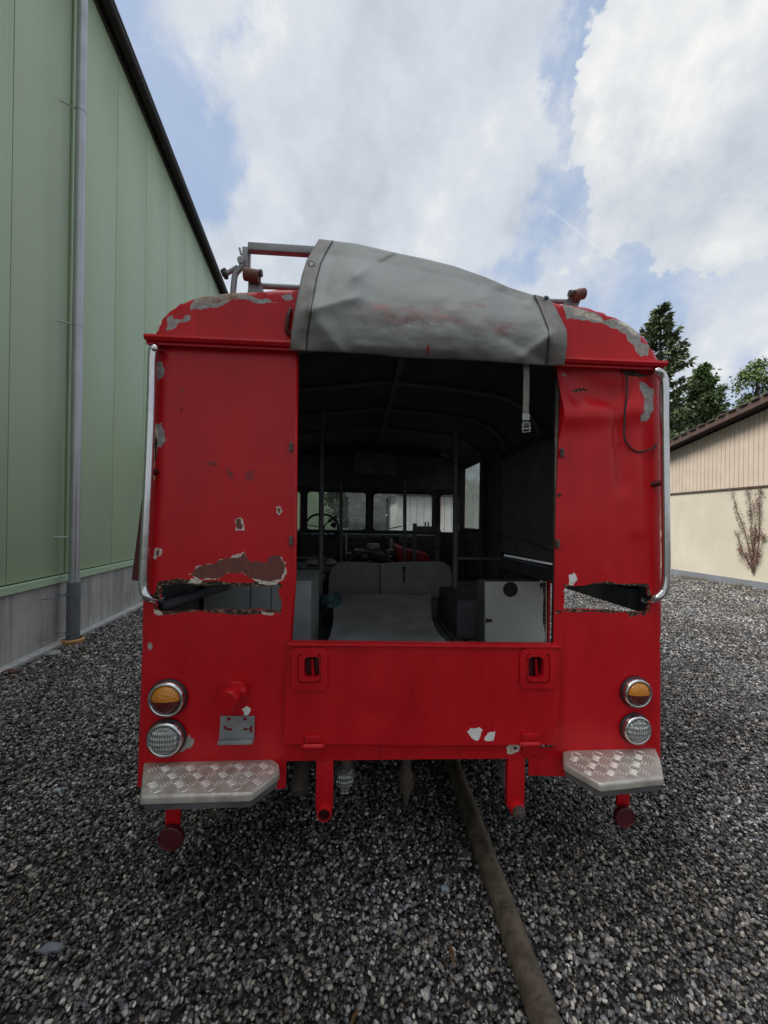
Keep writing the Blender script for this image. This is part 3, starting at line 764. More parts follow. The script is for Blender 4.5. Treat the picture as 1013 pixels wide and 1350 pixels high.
bm = B(); c = onY(536, 1015, Y0 + 0.35); tube(bm, [c + Vector((0, 0, 0.12)), c, c + Vector((0, 0, -0.02)), c + Vector((0, 0, -0.08)), c + Vector((0, 0, -0.11)), c + Vector((0, 0, -0.17))], [0.024, 0.024, 0.036, 0.036, 0.02, 0.008], 12); obj('drain_spout', bm, UNDER, bus, smooth=40)
bm = B(); tube(bm, [onY(652, 985, Y0 + 0.3), onY(671, 1044, Y0 + 0.12)], 0.017, 10); obj('brake_rod', bm, PIPE_GREY, bus, smooth=True)
bm = B(); box2(bm, (XC - 0.55, Y0 + 0.35, 0.46), (XC - 0.15, Y0 + 0.75, 0.62), bev=0.03); obj('fuel_tank', bm, UNDER, bus, smooth=40)
# open side locker lid sticking out at the left
bm = B()
A = onY(189, 640, Y0 + 0.1); C = onY(173, 765, Y0 + 0.1)
d = (C - A); L = d.length
for (off, M) in ((0.0, 0),):
    n = Vector((d.z, 0, -d.x)).normalized()
    v = [A, A + n * -0.022, C + n * -0.03, C]
    q0 = [bm.verts.new(p) for p in v]; q1 = [bm.verts.new(p + Vector((0, 0.8, 0))) for p in v]
    bm.faces.new(q0); bm.faces.new(q1[::-1])
    for i in range(4): bm.faces.new((q0[i], q1[i], q1[(i + 1) % 4], q0[(i + 1) % 4]))
bmesh.ops.recalc_face_normals(bm, faces=bm.faces[:])
bmesh.ops.bevel(bm, geom=bm.edges[:], offset=0.003, segments=2, affect='EDGES')
obj('locker_lid', bm, DRED, bus, smooth=30)

# roof ladder gantry (left) and roller (right)
YG = Y0 + 0.22
bm = B()
a = onY(328, 330, YG); b = onY(440, 331, YG)
box(bm, (a + b) / 2, ((b - a).length, 0.034, 0.034), bev=0.004)
obj('gantry_bar', bm, GALV, bus, smooth=30)
bm = B()
box2(bm, onY(319, 352, YG), onY(330, 331, YG + 0.03), bev=0.004)
box2(bm, onY(327, 383, YG + 0.005), onY(331.5, 330, YG + 0.025), bev=0.003)
tube(bm, [onY(318.5, 336, YG), onY(316, 327, YG)], 0.005, 6)
tube(bm, smoothpath([onY(322, 348, YG), onY(316, 355, YG), onY(310.5, 362, YG), onY(308.5, 375, YG), onY(307.5, 388, YG)], 4), 0.0125, 10)
tube(bm, [onY(314, 352, YG + 0.01), onY(297, 362, YG + 0.01)], 0.010, 10)
c = onY(318.5, 344.5, YG - 0.004); lathe(bm, [(0.016, 0), (0.016, 0.012), (0, 0.013)], c, n=8)
gb = obj('gantry_bracket', bm, GALV, bus, smooth=40)
bm = B(); tube(bm, [onY(298, 355, YG + 0.01), onY(295, 358, YG + 0.01), onY(297, 362, YG + 0.01), onY(299, 367, YG + 0.01)], [0.009, 0.014, 0.014, 0.009], 8); obj('rubber_knob', bm, BLACK, gb, smooth=True)
Yr = Y0 + 0.06
for (px, py, s) in ((332, 365, 1), (761, 389, -1)):
    bm = B()
    c = onY(px, py, Yr)
    if s == 1:
        for yy in (0.0,):
            sheet(bm, rl([(324, 386), (326, 372), (326, 360), (336, 357), (341, 361), (346, 380), (347, 386)], Yr), [], [], to3=pl3(Yr + 0.02), thick=0.012, flat=True)
        tube(bm, [onY(344, 377, Yr + 0.05), onY(420, 381, Yr + 0.05)], 0.0115, 10)
    else:
        sheet(bm, rl([(741, 404), (757, 384), (768, 376), (773, 382), (764, 406)], Yr), [], [], to3=pl3(Yr + 0.02), thick=0.012, flat=True)
        tube(bm, [onY(718, 397, Yr + 0.04), onY(750, 398, Yr + 0.04)], 0.0105, 10)
    rb = obj('roller_bracket', bm, GALV, bus, smooth=40)
    bm = B()
    if s == 1: tube(bm, [c + Vector((-0.028, 0, 0.01)), c + Vector((0.03, 0, 0.002))], 0.024, 16)
    else: tube(bm, [onY(757, 390, Yr - 0.0), onY(770, 387, Yr - 0.0)], 0.022, 16)
    obj('roller', bm, ROLLER, rb, smooth=40)
    bm = B()
    q = onY(342, 360, Yr) if s == 1 else onY(754, 387, Yr)
    tube(bm, [q, q + Vector((0.012 * s, 0, 0))], 0.014, 8); obj('roller_bolt', bm, DSTEEL, rb, smooth=40)
# clasp next to the canvas edge
bm = B(); c = onY(383, 425, Y0 - 0.012)
tube(bm, smoothpath([c + Vector((0.0, 0, 0.05)), c + Vector((-.006, -.008, 0.02)), c + Vector((-.008, -.01, -0.01)), c + Vector((-.012, -.005, -.035)), c + Vector((0.002, 0, -.045))], 4), 0.009, 8); obj('canvas_clasp', bm, DRED, bus, smooth=True)

# ---- interior fittings
def vpole(px0, py0, px1, py1, Y, r, M=POLE, nm='grab_pole'):
    bm = B(); tube(bm, [onY(px0, py0, Y), onY(px1, py1, Y)], r, 10); return obj(nm, bm, M, bus, smooth=40)
vpole(425, 540, 422, 860, 2.9, 0.019); vpole(602, 545, 600, 800, 2.9, 0.022)
vpole(450, 636, 450, 745, 3.6, 0.016, POLE); vpole(534, 632, 534, 745, 3.6, 0.016, POLE)
bm = B(); tube(bm, [onY(388, 735, 2.95), onY(430, 736, 2.95)], 0.012, 8); obj('cross_tube', bm, POLE, bus, smooth=True)
bm = B(); tube(bm, [onY(600, 736, 2.92), onY(662, 737, 2.92)], 0.012, 8); obj('cross_tube', bm, POLE, bus, smooth=True)
bm = B(); tube(bm, smoothpath([onY(536, 742, 3.0), onY(560, 726, 3.1), onY(610, 716, 3.1), onY(662, 706, 3.1)], 5), 0.004, 6); obj('slack_cable', bm, BLACK, bus, smooth=True)
bm = B(); tube(bm, smoothpath([onY(655, 704, 3.1), onY(690, 712, 2.6), onY(728, 727, 2.3)], 5), 0.003, 6); obj('slack_cable', bm, BLACK, bus, smooth=True)
# dashboard, steering wheel, engine cover
bm = B(); box2(bm, onY(396, 745, 4.45), onY(578, 705, 4.62), bev=0.02); db = obj('dashboard', bm, DARK, bus, smooth=40)
bm = B(); sheet(bm, rl(roundrect(456, 706, 520, 748, 12), 4.44), [rl(roundrect(459, 709, 517, 748, 10), 4.44)], [], to3=pl3(4.43), thick=0.012, flat=True); obj('engine_arch', bm, DGREY, db)
bm = B()
c = onY(425, 694, 4.2)
ax = Vector((0.15, -0.75, 0.62)).normalized(); a = Vector((1, 0, 0)); a = (a - ax * a.dot(ax)).normalized(); b = ax.cross(a)
R = 0.175
ring = [c + (a * math.cos(t) + b * math.sin(t)) * R for t in [2 * PI * k / 36 for k in range(37)]]
tube(bm, ring, 0.012, 8)
for t in (rad(50), rad(180), rad(310)): tube(bm, [c - ax * 0.02, c + (a * math.cos(t) + b * math.sin(t)) * R], 0.006, 6)
lathe(bm, [(0.03, -0.03), (0.03, 0.0), (0, 0.01)], c, ax, 14); tube(bm, [c - ax * 0.02, c - ax * 0.4], 0.018, 8)
obj('steering_wheel', bm, BLACK, bus, smooth=True)
bm = B()
tube(bm, [onY(433, 688, 4.25), onY(440, 683, 4.25), onY(444, 680, 4.25)], 0.012, 6); box(bm, onY(440, 692, 4.3), (0.06, .05, .05), bev=0.012); obj('column_switch', bm, BLACK, bus, smooth=True)
bm = B()
lathe(bm, [(0, 0.03), (0.06, 0.025), (0.07, 0), (0.06, -0.02), (0.03, -0.03), (0.03, -0.12)], onY(492, 720, 3.9), (0, 0, 1), 20)
en = obj('air_filter', bm, SHEETM, bus, smooth=40)
for (x0, x1, y0, y1) in ((455, 458, 706, 736), (514, 518, 710, 730)):
    bm = B(); box2(bm, onY(x0, y1, 4.40), onY(x1, y0, 4.42), bev=.004); obj('arch_trim', bm, WHITE, db)
bm = B()
for k in range(16):
    p = onY(rng.uniform(460, 518), rng.uniform(726, 744), rng.uniform(3.8, 4.1)); box(bm, p, (rng.uniform(.05, .14), .08, rng.uniform(.04, .09)), rot=Matrix.Rotation(rng.uniform(-.5, .5), 3, 'Y'), bev=.01)
tube(bm, smoothpath([onY(460, 740, 3.8), onY(480, 728, 3.8), onY(505, 735, 3.8), onY(520, 744, 3.8)], 4), 0.014, 8)
obj('engine', bm, DSTEEL, bus, smooth=40)
bm = B()
P = [onY(522, 720, 4.0), onY(534, 724, 4.0), onY(567, 733, 4.0), onY(567, 748, 4.0), onY(526, 748, 4.0)]
q0 = [bm.verts.new(p) for p in P]; q1 = [bm.verts.new(p + Vector((0, 0.35, 0.02))) for p in P]
bm.faces.new(q0); bm.faces.new(q1[::-1])
for i in range(5): bm.faces.new((q0[i], q1[i], q1[(i + 1) % 5], q0[(i + 1) % 5]))
bmesh.ops.recalc_face_normals(bm, faces=bm.faces[:]); bmesh.ops.bevel(bm, geom=bm.edges[:], offset=.008, segments=2, affect='EDGES')
obj('engine_cowl', bm, RED, bus, smooth=40)
bm = B()
for px in (547, 577): box2(bm, onY(px - 3, 746, 3.75), onY(px + 2.5, 690, 3.78), bev=.004)
box2(bm, onY(548, 702, 3.752), onY(577, 694, 3.775), bev=.004)
for px in (561, 565): tube(bm, [onY(px, 695, 3.76), onY(px, 688, 3.76)], 0.008, 6)
obj('seat_frame', bm, DGREY, bus)
bm = B()
tube(bm, smoothpath([onY(574, 660, 4.3), onY(579, 658, 4.25), onY(580, 668, 4.25), onY(576, 672, 4.3)], 4), 0.006, 6); obj('grab_loop', bm, BLACK, bus, smooth=True)
bm = B(); tube(bm, smoothpath([onY(470, 748, 3.7), onY(466, 728, 3.72), onY(462, 712, 3.75)], 4), 0.008, 8); lathe(bm, [(0, .03), (.02, .015), (.022, 0), (.012, -.02)], onY(462, 712, 3.75), (0, -.3, 1), 12); obj('gear_lever', bm, BLACK, bus, smooth=40)
bm = B(); lathe(bm, [(0, .02), (.045, .018), (.05, 0), (.05, -.05)], onY(446, 707, 4.42), (0, -1, .3), 20); obj('gauge', bm, CHROME, db, smooth=40)
bm = B(); box2(bm, onY(398, 770, 3.35), onY(432, 756, 3.9), bev=.03); obj('driver_seat', bm, SEAT, bus, smooth=40)
bm = B(); box2(bm, onY(527, 716, 4.36), onY(545, 707, 4.44), bev=.006); obj('glove_box', bm, DGREY, db)
bm = B()
for pts_ in ([(459, 730), (480, 744), (500, 740)], [(480, 712), (492, 728), (518, 738)], [(505, 706), (509, 722), (503, 742)]): tube(bm, smoothpath([onY(a_, b_, 3.86 + .03 * i_) for i_, (a_, b_) in enumerate(pts_)], 5), .006, 6)
obj('hose_bundle', bm, BLACK, en, smooth=True)
# bench backs
def pad(pts, Y, th, M, nm, bulge=0.005):
    bm = B(); o = rl(pts, Y)
    sheet(bm, o, [], [], 0.03, pl3(Y), lambda x, z: -bulge * min(1, polydist(x, z, o, True) / 0.06) + dent(x, z), th)
    return obj(nm, bm, M, bus, smooth=50)
pad([(433, 788), (434, 760), (438, 748), (448, 741), (470, 741), (504, 743), (504, 788)], 3.06, 0.02, SEAT, 'bench_back')
pad([(503, 788), (502, 743), (530, 741), (570, 740), (585, 741), (594, 748), (597, 762), (597, 788)], 3.0, 0.02, SEAT, 'bench_back')
bm = B(); tube(bm, [onY(533, 748, 2.97), onY(533, 752, 2.96), onY(533, 768, 2.96)], [0.012, 0.006, 0.005], 8); obj('bench_strap', bm, BLACK, bus, smooth=True)
# bench box behind (below) the backs and the long lockers
bm = B(); box2(bm, (onY(434, 790, 3.05).x, 3.06, ZF + .001), (onY(597, 790, 3.05).x, 3.3, onY(434, 775, 3.05).z), bev=.01); obj('bench_box', bm, DGREY, bus)
bm = B(); a = onY(603, 792, 2.45); box2(bm, (a.x, 2.45, ZF + .025), (WR - 0.02, 3.3, a.z), bev=.01); obj('long_locker', bm, DARK, bus)
# left grey locker seen through the slot and beside the opening
bm = B(); a = onY(200, 765, 2.0); b = onY(411, 765, 2.0)
for (u0, u1) in ((0, .43), (.432, .62), (.622, 1.0)):
    box2(bm, (max(WL + .03, a.x) + (b.x - max(WL + .03, a.x)) * u0, 2.0, ZF + .024), (max(WL + .03, a.x) + (b.x - max(WL + .03, a.x)) * u1 - 0.003, 2.45, a.z), bev=.004)
obj('grey_locker', bm, MGREY, bus)
bm = B(); tube(bm, [onY(213, 799, 1.58), onY(255, 786, 1.75), onY(300, 772, 1.95)], 0.020, 10); obj('locker_strut', bm, DARK, bus, smooth=True)
# off-white cupboard on the right
YC = 2.25
bm = B(); co = rl([(640, 767), (721, 767), (721, 858), (640, 858)], YC)
ch = [(rl(jag(roundrect(719, 768, 721.0, 858, .3), .5, 1, rng), YC), 1), (rl(jag([(640, 815), (647, 816), (650, 820), (643, 821), (640, 822)], 1, 2, rng), YC), 1), (rl(jag([(712, 769), (716, 769), (717, 774), (713, 776)], 1, 2, rng), YC), 1)]
ch = [c for c in ch[1:]] + [(rl(jag([(716, 768.5), (720, 768.5), (720, 857), (717, 857), (718, 830), (716, 800)], 1.5, 3, rng), YC), 1)]
sheet(bm, co, [], ch, 0.03, pl3(YC), lambda x, z: dent(x, z, .5), 0.02, back_mi=0)
cb = obj('cupboard', bm, [CAB, RUST], bus, smooth=40)
bm = B(); lathe(bm, [(0.0, 0.003), (0.043, 0.003), (0.045, 0.0), (0.045, -0.004)], onY(673, 777, YC) + Vector((0, -.003, 0)), n=28); obj('round_vent', bm, BLACK, cb)
bm = B(); a = onY(641, 768, YC); b = onY(716, 858, YC); box2(bm, (a.x, YC + .021, ZF + .024), (b.x - 0.03, YC + 0.16, a.z - 0.004)); obj('cupboard_box', bm, DGREY, cb)
bm = B(); box2(bm, onY(722, 858, YC - .004), onY(723.6, 764, YC + .02)); obj('red_edge', bm, RED, cb)

# ------------------------------------------------------------------ things inside the bus
bm = B()
rows = []
nu, nv = 26, 22
for j in range(nv + 1):
    v = j / nv
    Yj = 1.78 + (2.85 - 1.78) * v
    l = onY(427 + 13 * min(1, v * 1.6) ** .6, 855 - 68 * v ** 0.9, Yj); r = onY(594 - 26 * min(1, v * 1.6) ** .6, 855 - 67 * v ** 0.9, Yj)
    row = []
    for i in range(nu + 1):
        u = i / nu
        p = l.lerp(r, u)
        p.z += -0.035 * math.sin(PI * min(1, v * 1.05)) ** 1.5 + 0.02 * max(0, (v - .9) / .1) + 0.012 * noise.noise(Vector((u * 2, v * 2.5, 4))) + 0.02 * max(0, (u - 0.95) / 0.05) ** 2
        row.append(bm.verts.new(p))
    rows.append(row)
for j in range(nv):
    for i in range(nu): bm.faces.new((rows[j][i], rows[j][i + 1], rows[j + 1][i + 1], rows[j + 1][i]))
bmesh.ops.recalc_face_normals(bm, faces=bm.faces[:])
bmesh.ops.solidify(bm, geom=bm.faces[:], thickness=0.012)
obj('loose_panel', bm, SHEETM, smooth=40, base=onY(510, 850, 1.9), label='curved grey sheet lying flat inside the bus behind the tailgate', cat='panel')
TEAL = mat('teal_plastic', (0.06, 0.13, 0.13), 0.35, var=0.4, vscale=20)
PAPER = mat('crumpled_white_cloth', (0.45, 0.45, 0.43), 0.8, var=0.3, vscale=20)
def lump(px, py, Y, sx, sy, sz, M, nm, lab, cat, seed):
    bm = B(); bmesh.ops.create_icosphere(bm, subdivisions=4, radius=1)
    c = onY(px, py, Y)
    for v in bm.verts:
        d = 1 + 0.35 * noise.noise(v.co * 1.6 + Vector((seed, 0, 0))) + 0.28 * abs(noise.noise(v.co * 3.7 + Vector((0, seed, 0))))
        v.co = Vector((v.co.x * sx * d, v.co.y * sy * d, max(-0.5, v.co.z) * sz * d)) + c
    obj(nm, bm, M, smooth=50, base=c - Vector((0, 0, sz * .5)), label=lab, cat=cat)
lump(437, 792, 2.75, 0.08, 0.10, 0.05, TEAL, 'plastic_bag', 'crumpled teal plastic bag beside the grey sheet in the bus', 'bag', 3)
lump(413, 741, 3.5, 0.06, 0.05, 0.035, PAPER, 'crumpled_cloth', 'larger crumpled pale cloth below the steering wheel', 'cloth', 5)
lump(436, 741, 3.5, 0.05, 0.05, 0.03, PAPER, 'crumpled_cloth', 'smaller pale rag left of the engine opening', 'cloth', 9)
lump(400, 752, 3.3, 0.035, 0.04, 0.05, PAPER, 'metal_cup', 'pale tin cup by the left side of the cab', 'cup', 12)
# shelf those rest on
bm = B(); a = onY(390, 746, 3.3); b = onY(452, 746, 3.7); box2(bm, (a.x - 0.1, 3.2, a.z - 0.05), (b.x, 3.75, onY(413, 744.5, 3.5).z), bev=.01); obj('cab_shelf', bm, DARK, bus)

# ------------------------------------------------------------------ CANVAS
top = [(421, 315), (470, 321), (521, 333), (560, 341), (600, 351), (640, 365), (672, 379), (700, 388), (724, 394)]
bot = [(383, 462), (430, 464), (500, 468), (520, 471), (560, 473), (600, 474), (650, 477), (690, 480), (720, 482), (744, 481)]
lef = [(383, 462), (384, 440), (387, 420), (391, 396), (398, 363), (404, 344), (412, 329), (421, 315)]
rig = [(744, 481), (747, 455), (747, 437), (741, 424), (733, 408), (724, 394)]
def along(pl, t):
    Ls = [math.dist(pl[i], pl[i + 1]) for i in range(len(pl) - 1)]; T = sum(Ls) * t
    for i, l in enumerate(Ls):
        if T <= l or i == len(Ls) - 1:
            k = min(1, T / l); return (pl[i][0] + (pl[i + 1][0] - pl[i][0]) * k, pl[i][1] + (pl[i + 1][1] - pl[i][1]) * k)
        T -= l
def coons(u, v):
    a = along(bot, u); b = along(top, u); c = along(lef, v); d = along(rig, v)
    out = []
    for k in (0, 1):
        out.append((1 - v) * a[k] + v * b[k] + (1 - u) * c[k] + u * d[k] - ((1 - u) * (1 - v) * bot[0][k] + u * (1 - v) * bot[-1][k] + (1 - u) * v * top[0][k] + u * v * top[-1][k]))
    return out
FOLDS = [((519, 334), (470, 362), 11, .022), ((470, 362), (418, 405), 15, .020), ((521, 336), (490, 352), 6, -.014), ((412, 408), (470, 392), 9, .018), ((410, 412), (450, 462), 14, .018), ((404, 398), (402, 455), 9, -.010),
         ((700, 400), (727, 450), 14, .018), ((690, 470), (728, 440), 9, .015), ((665, 445), (722, 478), 10, -.010), ((440, 340), (428, 385), 10, -.014), ((560, 352), (640, 380), 14, .008), ((470, 455), (600, 462), 12, .010), ((425, 335), (500, 345), 12, -.010)]
def canvas_pt(u, v, lift=0.0):
    px, py = coons(u, v)
    D = Y0 - 0.052 - 0.075 * math.sin(PI * min(1, v * 1.15) ** 0.8) * (0.35 + 0.65 * math.sin(PI * u)) + 0.24 * v ** 2.4 * (1 - 0.88 * u)
    for (a, b, w, amp) in FOLDS:
        ds = segdist(px, py, a, b); D -= 1.35 * amp * math.exp(-(ds / w) ** 1.35)
    D -= 0.010 * noise.noise(Vector((px * .012, py * .02, 2))) + 0.005 * noise.noise(Vector((px * .05, py * .06, 7))) + 0.0014 * noise.noise(Vector((px * .14, py * .17, 4)))
    return onY(px, py, D - lift)
def canvas_mesh(u0, u1, nu, nv, lift, back=True, v1=1.0):
    bm = B(); rows = []
    for j in range(nv + 1):
        v = v1 * j / nv
        rows.append([bm.verts.new(canvas_pt(u0 + (u1 - u0) * i / nu, v, lift)) for i in range(nu + 1)])
    if back:
        for k, (dy, dz) in enumerate(((.02, .004), (.06, .002), (.12, -.012), (.22, -.035), (.36, -.06), (.5, -.07))):
            row = []
            for i in range(nu + 1):
                p = rows[nv][i].co.copy(); u = u0 + (u1 - u0) * i / nu
                zr = rp(530, 367)[1] + 0.012
                p2 = p + Vector((0, dy, 0)); t = min(1, dy / 0.3); t = t * t * (3 - 2 * t)
                p2.z = p.z + dz * .4 + (max(zr - abs(p.x - XC) * 0.06, 0) - p.z) * t + (0.008 * noise.noise(Vector((u * 6, dy * 9, 1))) if dy > .05 else 0)
                row.append(bm.verts.new(p2))
            rows.append(row)
    for j in range(len(rows) - 1):
        for i in range(nu): bm.faces.new((rows[j][i], rows[j][i + 1], rows[j + 1][i + 1], rows[j + 1][i]))
    bmesh.ops.recalc_face_normals(bm, faces=bm.faces[:])
    return bm
def canvas_mat():
    M = mat('grey_tarpaulin', (0.25, 0.262, 0.252), 0.55, var=0.14, vscale=5, bump=0.05, bscale=220)
    nt = M.node_tree; N = nt.nodes; L = nt.links; b = N['Principled BSDF']
    prev = b.inputs['Base Color'].links[0].from_socket
    tc = N.new('ShaderNodeTexCoord')
    base = BASE_CAN
    def smear(px, py, rx, rz, col, lo, hi, sc, seed, prev, amt=1.0):
        c = canvas_at(px, py) - base
        mp = N.new('ShaderNodeMapping'); mp.vector_type = 'POINT'
        mp.inputs['Scale'].default_value = (1 / rx, 0.0, 1 / rz); mp.inputs['Location'].default_value = (-c.x / rx, 0, -c.z / rz)
        L.new(tc.outputs['Object'], mp.inputs['Vector'])
        ln = N.new('ShaderNodeVectorMath'); ln.operation = 'LENGTH'; L.new(mp.outputs['Vector'], ln.inputs[0])
        m1 = N.new('ShaderNodeMapRange'); m1.interpolation_type = 'SMOOTHSTEP'; m1.inputs['From Min'].default_value = 1.0; m1.inputs['From Max'].default_value = 0.1
        L.new(ln.outputs['Value'], m1.inputs['Value'])
        mq = N.new('ShaderNodeMapping'); mq.inputs['Scale'].default_value = (0.6, 0.6, 1.0); mq.inputs['Location'].default_value = (seed, seed, 0)
        L.new(tc.outputs['Object'], mq.inputs['Vector'])
        nz = N.new('ShaderNodeTexNoise'); nz.inputs['Scale'].default_value = sc; nz.inputs['Detail'].default_value = 9; nz.inputs['Roughness'].default_value = 0.72
        L.new(mq.outputs['Vector'], nz.inputs['Vector'])
        m2 = N.new('ShaderNodeMapRange'); m2.inputs['From Min'].default_value = lo; m2.inputs['From Max'].default_value = hi; L.new(nz.outputs['Fac'], m2.inputs['Value'])
        mu = N.new('ShaderNodeMath'); mu.operation = 'MULTIPLY'; L.new(m1.outputs['Result'], mu.inputs[0]); L.new(m2.outputs['Result'], mu.inputs[1])
        mu2 = N.new('ShaderNodeMath'); mu2.operation = 'MULTIPLY'; mu2.inputs[1].default_value = amt; L.new(mu.outputs[0], mu2.inputs[0])
        mx = N.new('ShaderNodeMix'); mx.data_type = 'RGBA'; mx.inputs['B'].default_value = (*col, 1)
        L.new(mu2.outputs[0], mx.inputs['Factor']); L.new(prev, mx.inputs['A'])
        return mx.outputs['Result']
    p = prev
    p = smear(560, 420, 0.40, 0.13, (0.12, 0.085, 0.075), 0.42, 0.66, 20, 1.3, p, .75)
    p = smear(545, 425, 0.20, 0.05, (0.06, 0.035, 0.03), 0.46, 0.60, 24, 8.3, p, .7)
    p = smear(515, 410, 0.20, 0.06, (0.32, 0.10, 0.09), 0.40, 0.62, 34, 5.1, p, .5)
    p = smear(590, 415, 0.20, 0.06, (0.33, 0.08, 0.075), 0.42, 0.62, 30, 9.4, p, .45)
    p = smear(655, 434, 0.13, 0.06, (0.32, 0.08, 0.075), 0.44, 0.64, 30, 2.4, p, .5)
    p = smear(625, 400, 0.10, 0.03, (0.25, 0.07, 0.065), 0.44, 0.60, 30, 6.6, p, .7)
    p = smear(500, 405, 0.07, 0.025, (0.36, 0.08, 0.075), 0.38, 0.58, 38, 3.4, p, .6)
    p = smear(561, 462, 0.010, 0.020, (0.42, 0.02, 0.03), 0.2, 0.4, 30, 3.9, p, 1)
    L.new(p, b.inputs['Base Color'])
    return M
def canvas_at(px, py):
    best = None
    for i in range(41):
        for j in range(21):
            q = coons(i / 40, j / 20); d = (q[0] - px) ** 2 + (q[1] - py) ** 2
            if best is None or d < best[0]: best = (d, i / 40, j / 20)
    return canvas_pt(best[1], best[2])
BASE_CAN = onY(560, 475, Y0 - 0.03)
CANV = canvas_mat()
HEM = mat('canvas_hem', (0.235, 0.235, 0.22), 0.6, col2=(0.165, 0.15, 0.135), vscale=18, bump=0.06, bscale=200)
ct = thing('tarpaulin', 'grey tarpaulin flap with red smears slung over the top of the bus opening', 'tarpaulin', BASE_CAN)
bm = canvas_mesh(0, 1, 130, 60, 0); bmesh.ops.solidify(bm, geom=bm.faces[:], thickness=0.003); obj('canvas', bm, CANV, ct, smooth=True)
bm = canvas_mesh(0.0, 0.058, 8, 60, 0.005, False); bmesh.ops.solidify(bm, geom=bm.faces[:], thickness=0.003); obj('hem', bm, HEM, ct, smooth=True)
bm = canvas_mesh(0.935, 1.0, 8, 60, 0.005, False); bmesh.ops.solidify(bm, geom=bm.faces[:], thickness=0.003); obj('hem', bm, HEM, ct, smooth=True)
for u in (0.058, 0.935):
    bm = B(); tube(bm, [canvas_pt(u, k / 40, 0.006) for k in range(41)], 0.0016, 6); obj('seam', bm, mat('seam_thread', (0.05, 0.05, 0.05), 0.8), ct)
for (px, py) in ((410, 347), (720, 397)):
    bm = B(); c = canvas_at(px, py) + Vector((0, -0.009, 0)); lathe(bm, [(0.0075, 0), (0.0105, 0.003), (0.0135, 0.002), (0.0145, -0.002)], c, n=20); e = obj('eyelet', bm, GALV, ct, smooth=True)
    bm = B(); lathe(bm, [(0, 0.0005), (0.008, 0.0005)], c, n=16); obj('eyelet_disc', bm, WHITE if px < 500 else BLACK, e)  # disc in place of a hole: left painted white for the bright sky behind
# hanging strap with buckle
STRAP = mat('grey_webbing', (0.40, 0.39, 0.34), 0.8, var=0.2, vscale=40, bump=0.2, bscale=300)
bm = B(); Ys = Y0 - 0.028
pa = [(694, 472, 0), (694.5, 500, .004), (694, 530, -.002), (693.5, 546, 0), (693, 562, .002)]
vs = []
for (px, py, dy) in pa:
    c = onY(px, py, Ys + dy); vs.append((bm.verts.new(c + Vector((-0.0125, 0, 0))), bm.verts.new(c + Vector((0.0125, 0.002, 0)))))
for i in range(len(vs) - 1): bm.faces.new((vs[i][0], vs[i][1], vs[i + 1][1], vs[i + 1][0]))
bmesh.ops.solidify(bm, geom=bm.faces[:], thickness=0.003)
st = obj('strap', bm, STRAP, ct)
bm = B()
box(bm, onY(693.5, 550, Ys - 0.005), (0.030, 0.007, 0.026), bev=.002); p = [onY(x, y, Ys - .006) for x, y in ((689.5, 558), (698.5, 558), (698.5, 569), (689.5, 570), (689.5, 558))]; tube(bm, p, 0.0038, 6); tube(bm, [onY(688, 566, Ys - .008), onY(700, 565, Ys - .008)], 0.0036, 6)
obj('buckle', bm, GALV, st)

# ------------------------------------------------------------------ POLE ON THE GROUND
PIPE = mat('weathered_pole', (0.050, 0.040, 0.029), 0.5, col2=(0.125, 0.102, 0.072), vscale=16, bump=0.5, bscale=60, thresh=(.38, .72), detail=10)
A = onZ(597, 1020, 0.0); C = onZ(742, 1440, 0.0)
A.z = C.z = 0.056
d = (C - A).normalized(); A2 = A - d * 1.1
bm = B()
pts = [A2 + (C - A2) * (k / 24) for k in range(25)]
tube(bm, pts, [0.045 + 0.0015 * noise.noise(Vector((k * .5, 0, 0))) for k in range(25)], 20)
obj('pole', bm, PIPE, smooth=40, base=(A2 + C) / 2 - Vector((0, 0, .05)), label='long brown weathered pole lying on the gravel out from under the bus', cat='pole')

# ------------------------------------------------------------------ GREEN HALL
g0 = onZ(0, 885); g1_ = onZ(190, 795)
wd = (g1_ - g0); wd.z = 0; wd.normalize()
wn = Vector((wd.y, -wd.x, 0))           # towards the yard
def W(s, h, o=0.0): return g0 + wd * s + wn * o + Vector((0, 0, h))
rotW = Matrix(((wn.x, wd.x, 0), (wn.y, wd.y, 0), (0, 0, 1)))     # local x = out of the wall, y = along, z = up
def wbox(bm, s0, s1, h0, h1, o0, o1, bev=0.0, mi=0):
    box(bm, W((s0 + s1) / 2, (h0 + h1) / 2, (o0 + o1) / 2), (abs(o1 - o0), abs(s1 - s0), abs(h1 - h0)), rot=rotW, bev=bev, mi=mi)
def sOf(px, py, o=0.0):
    p = onP(px, py, g0 + wn * o, wn); return (p - g0).dot(wd), p.z
hz = sOf(100, 757)[1]                     # plinth top
eh = sOf(212, 195)[1]                     # eaves height
GREEN = mat('pale_green_cladding', (0.37, 0.47, 0.295), 0.45, var=0.05, vscale=1.2, bump=0.02, bscale=60)
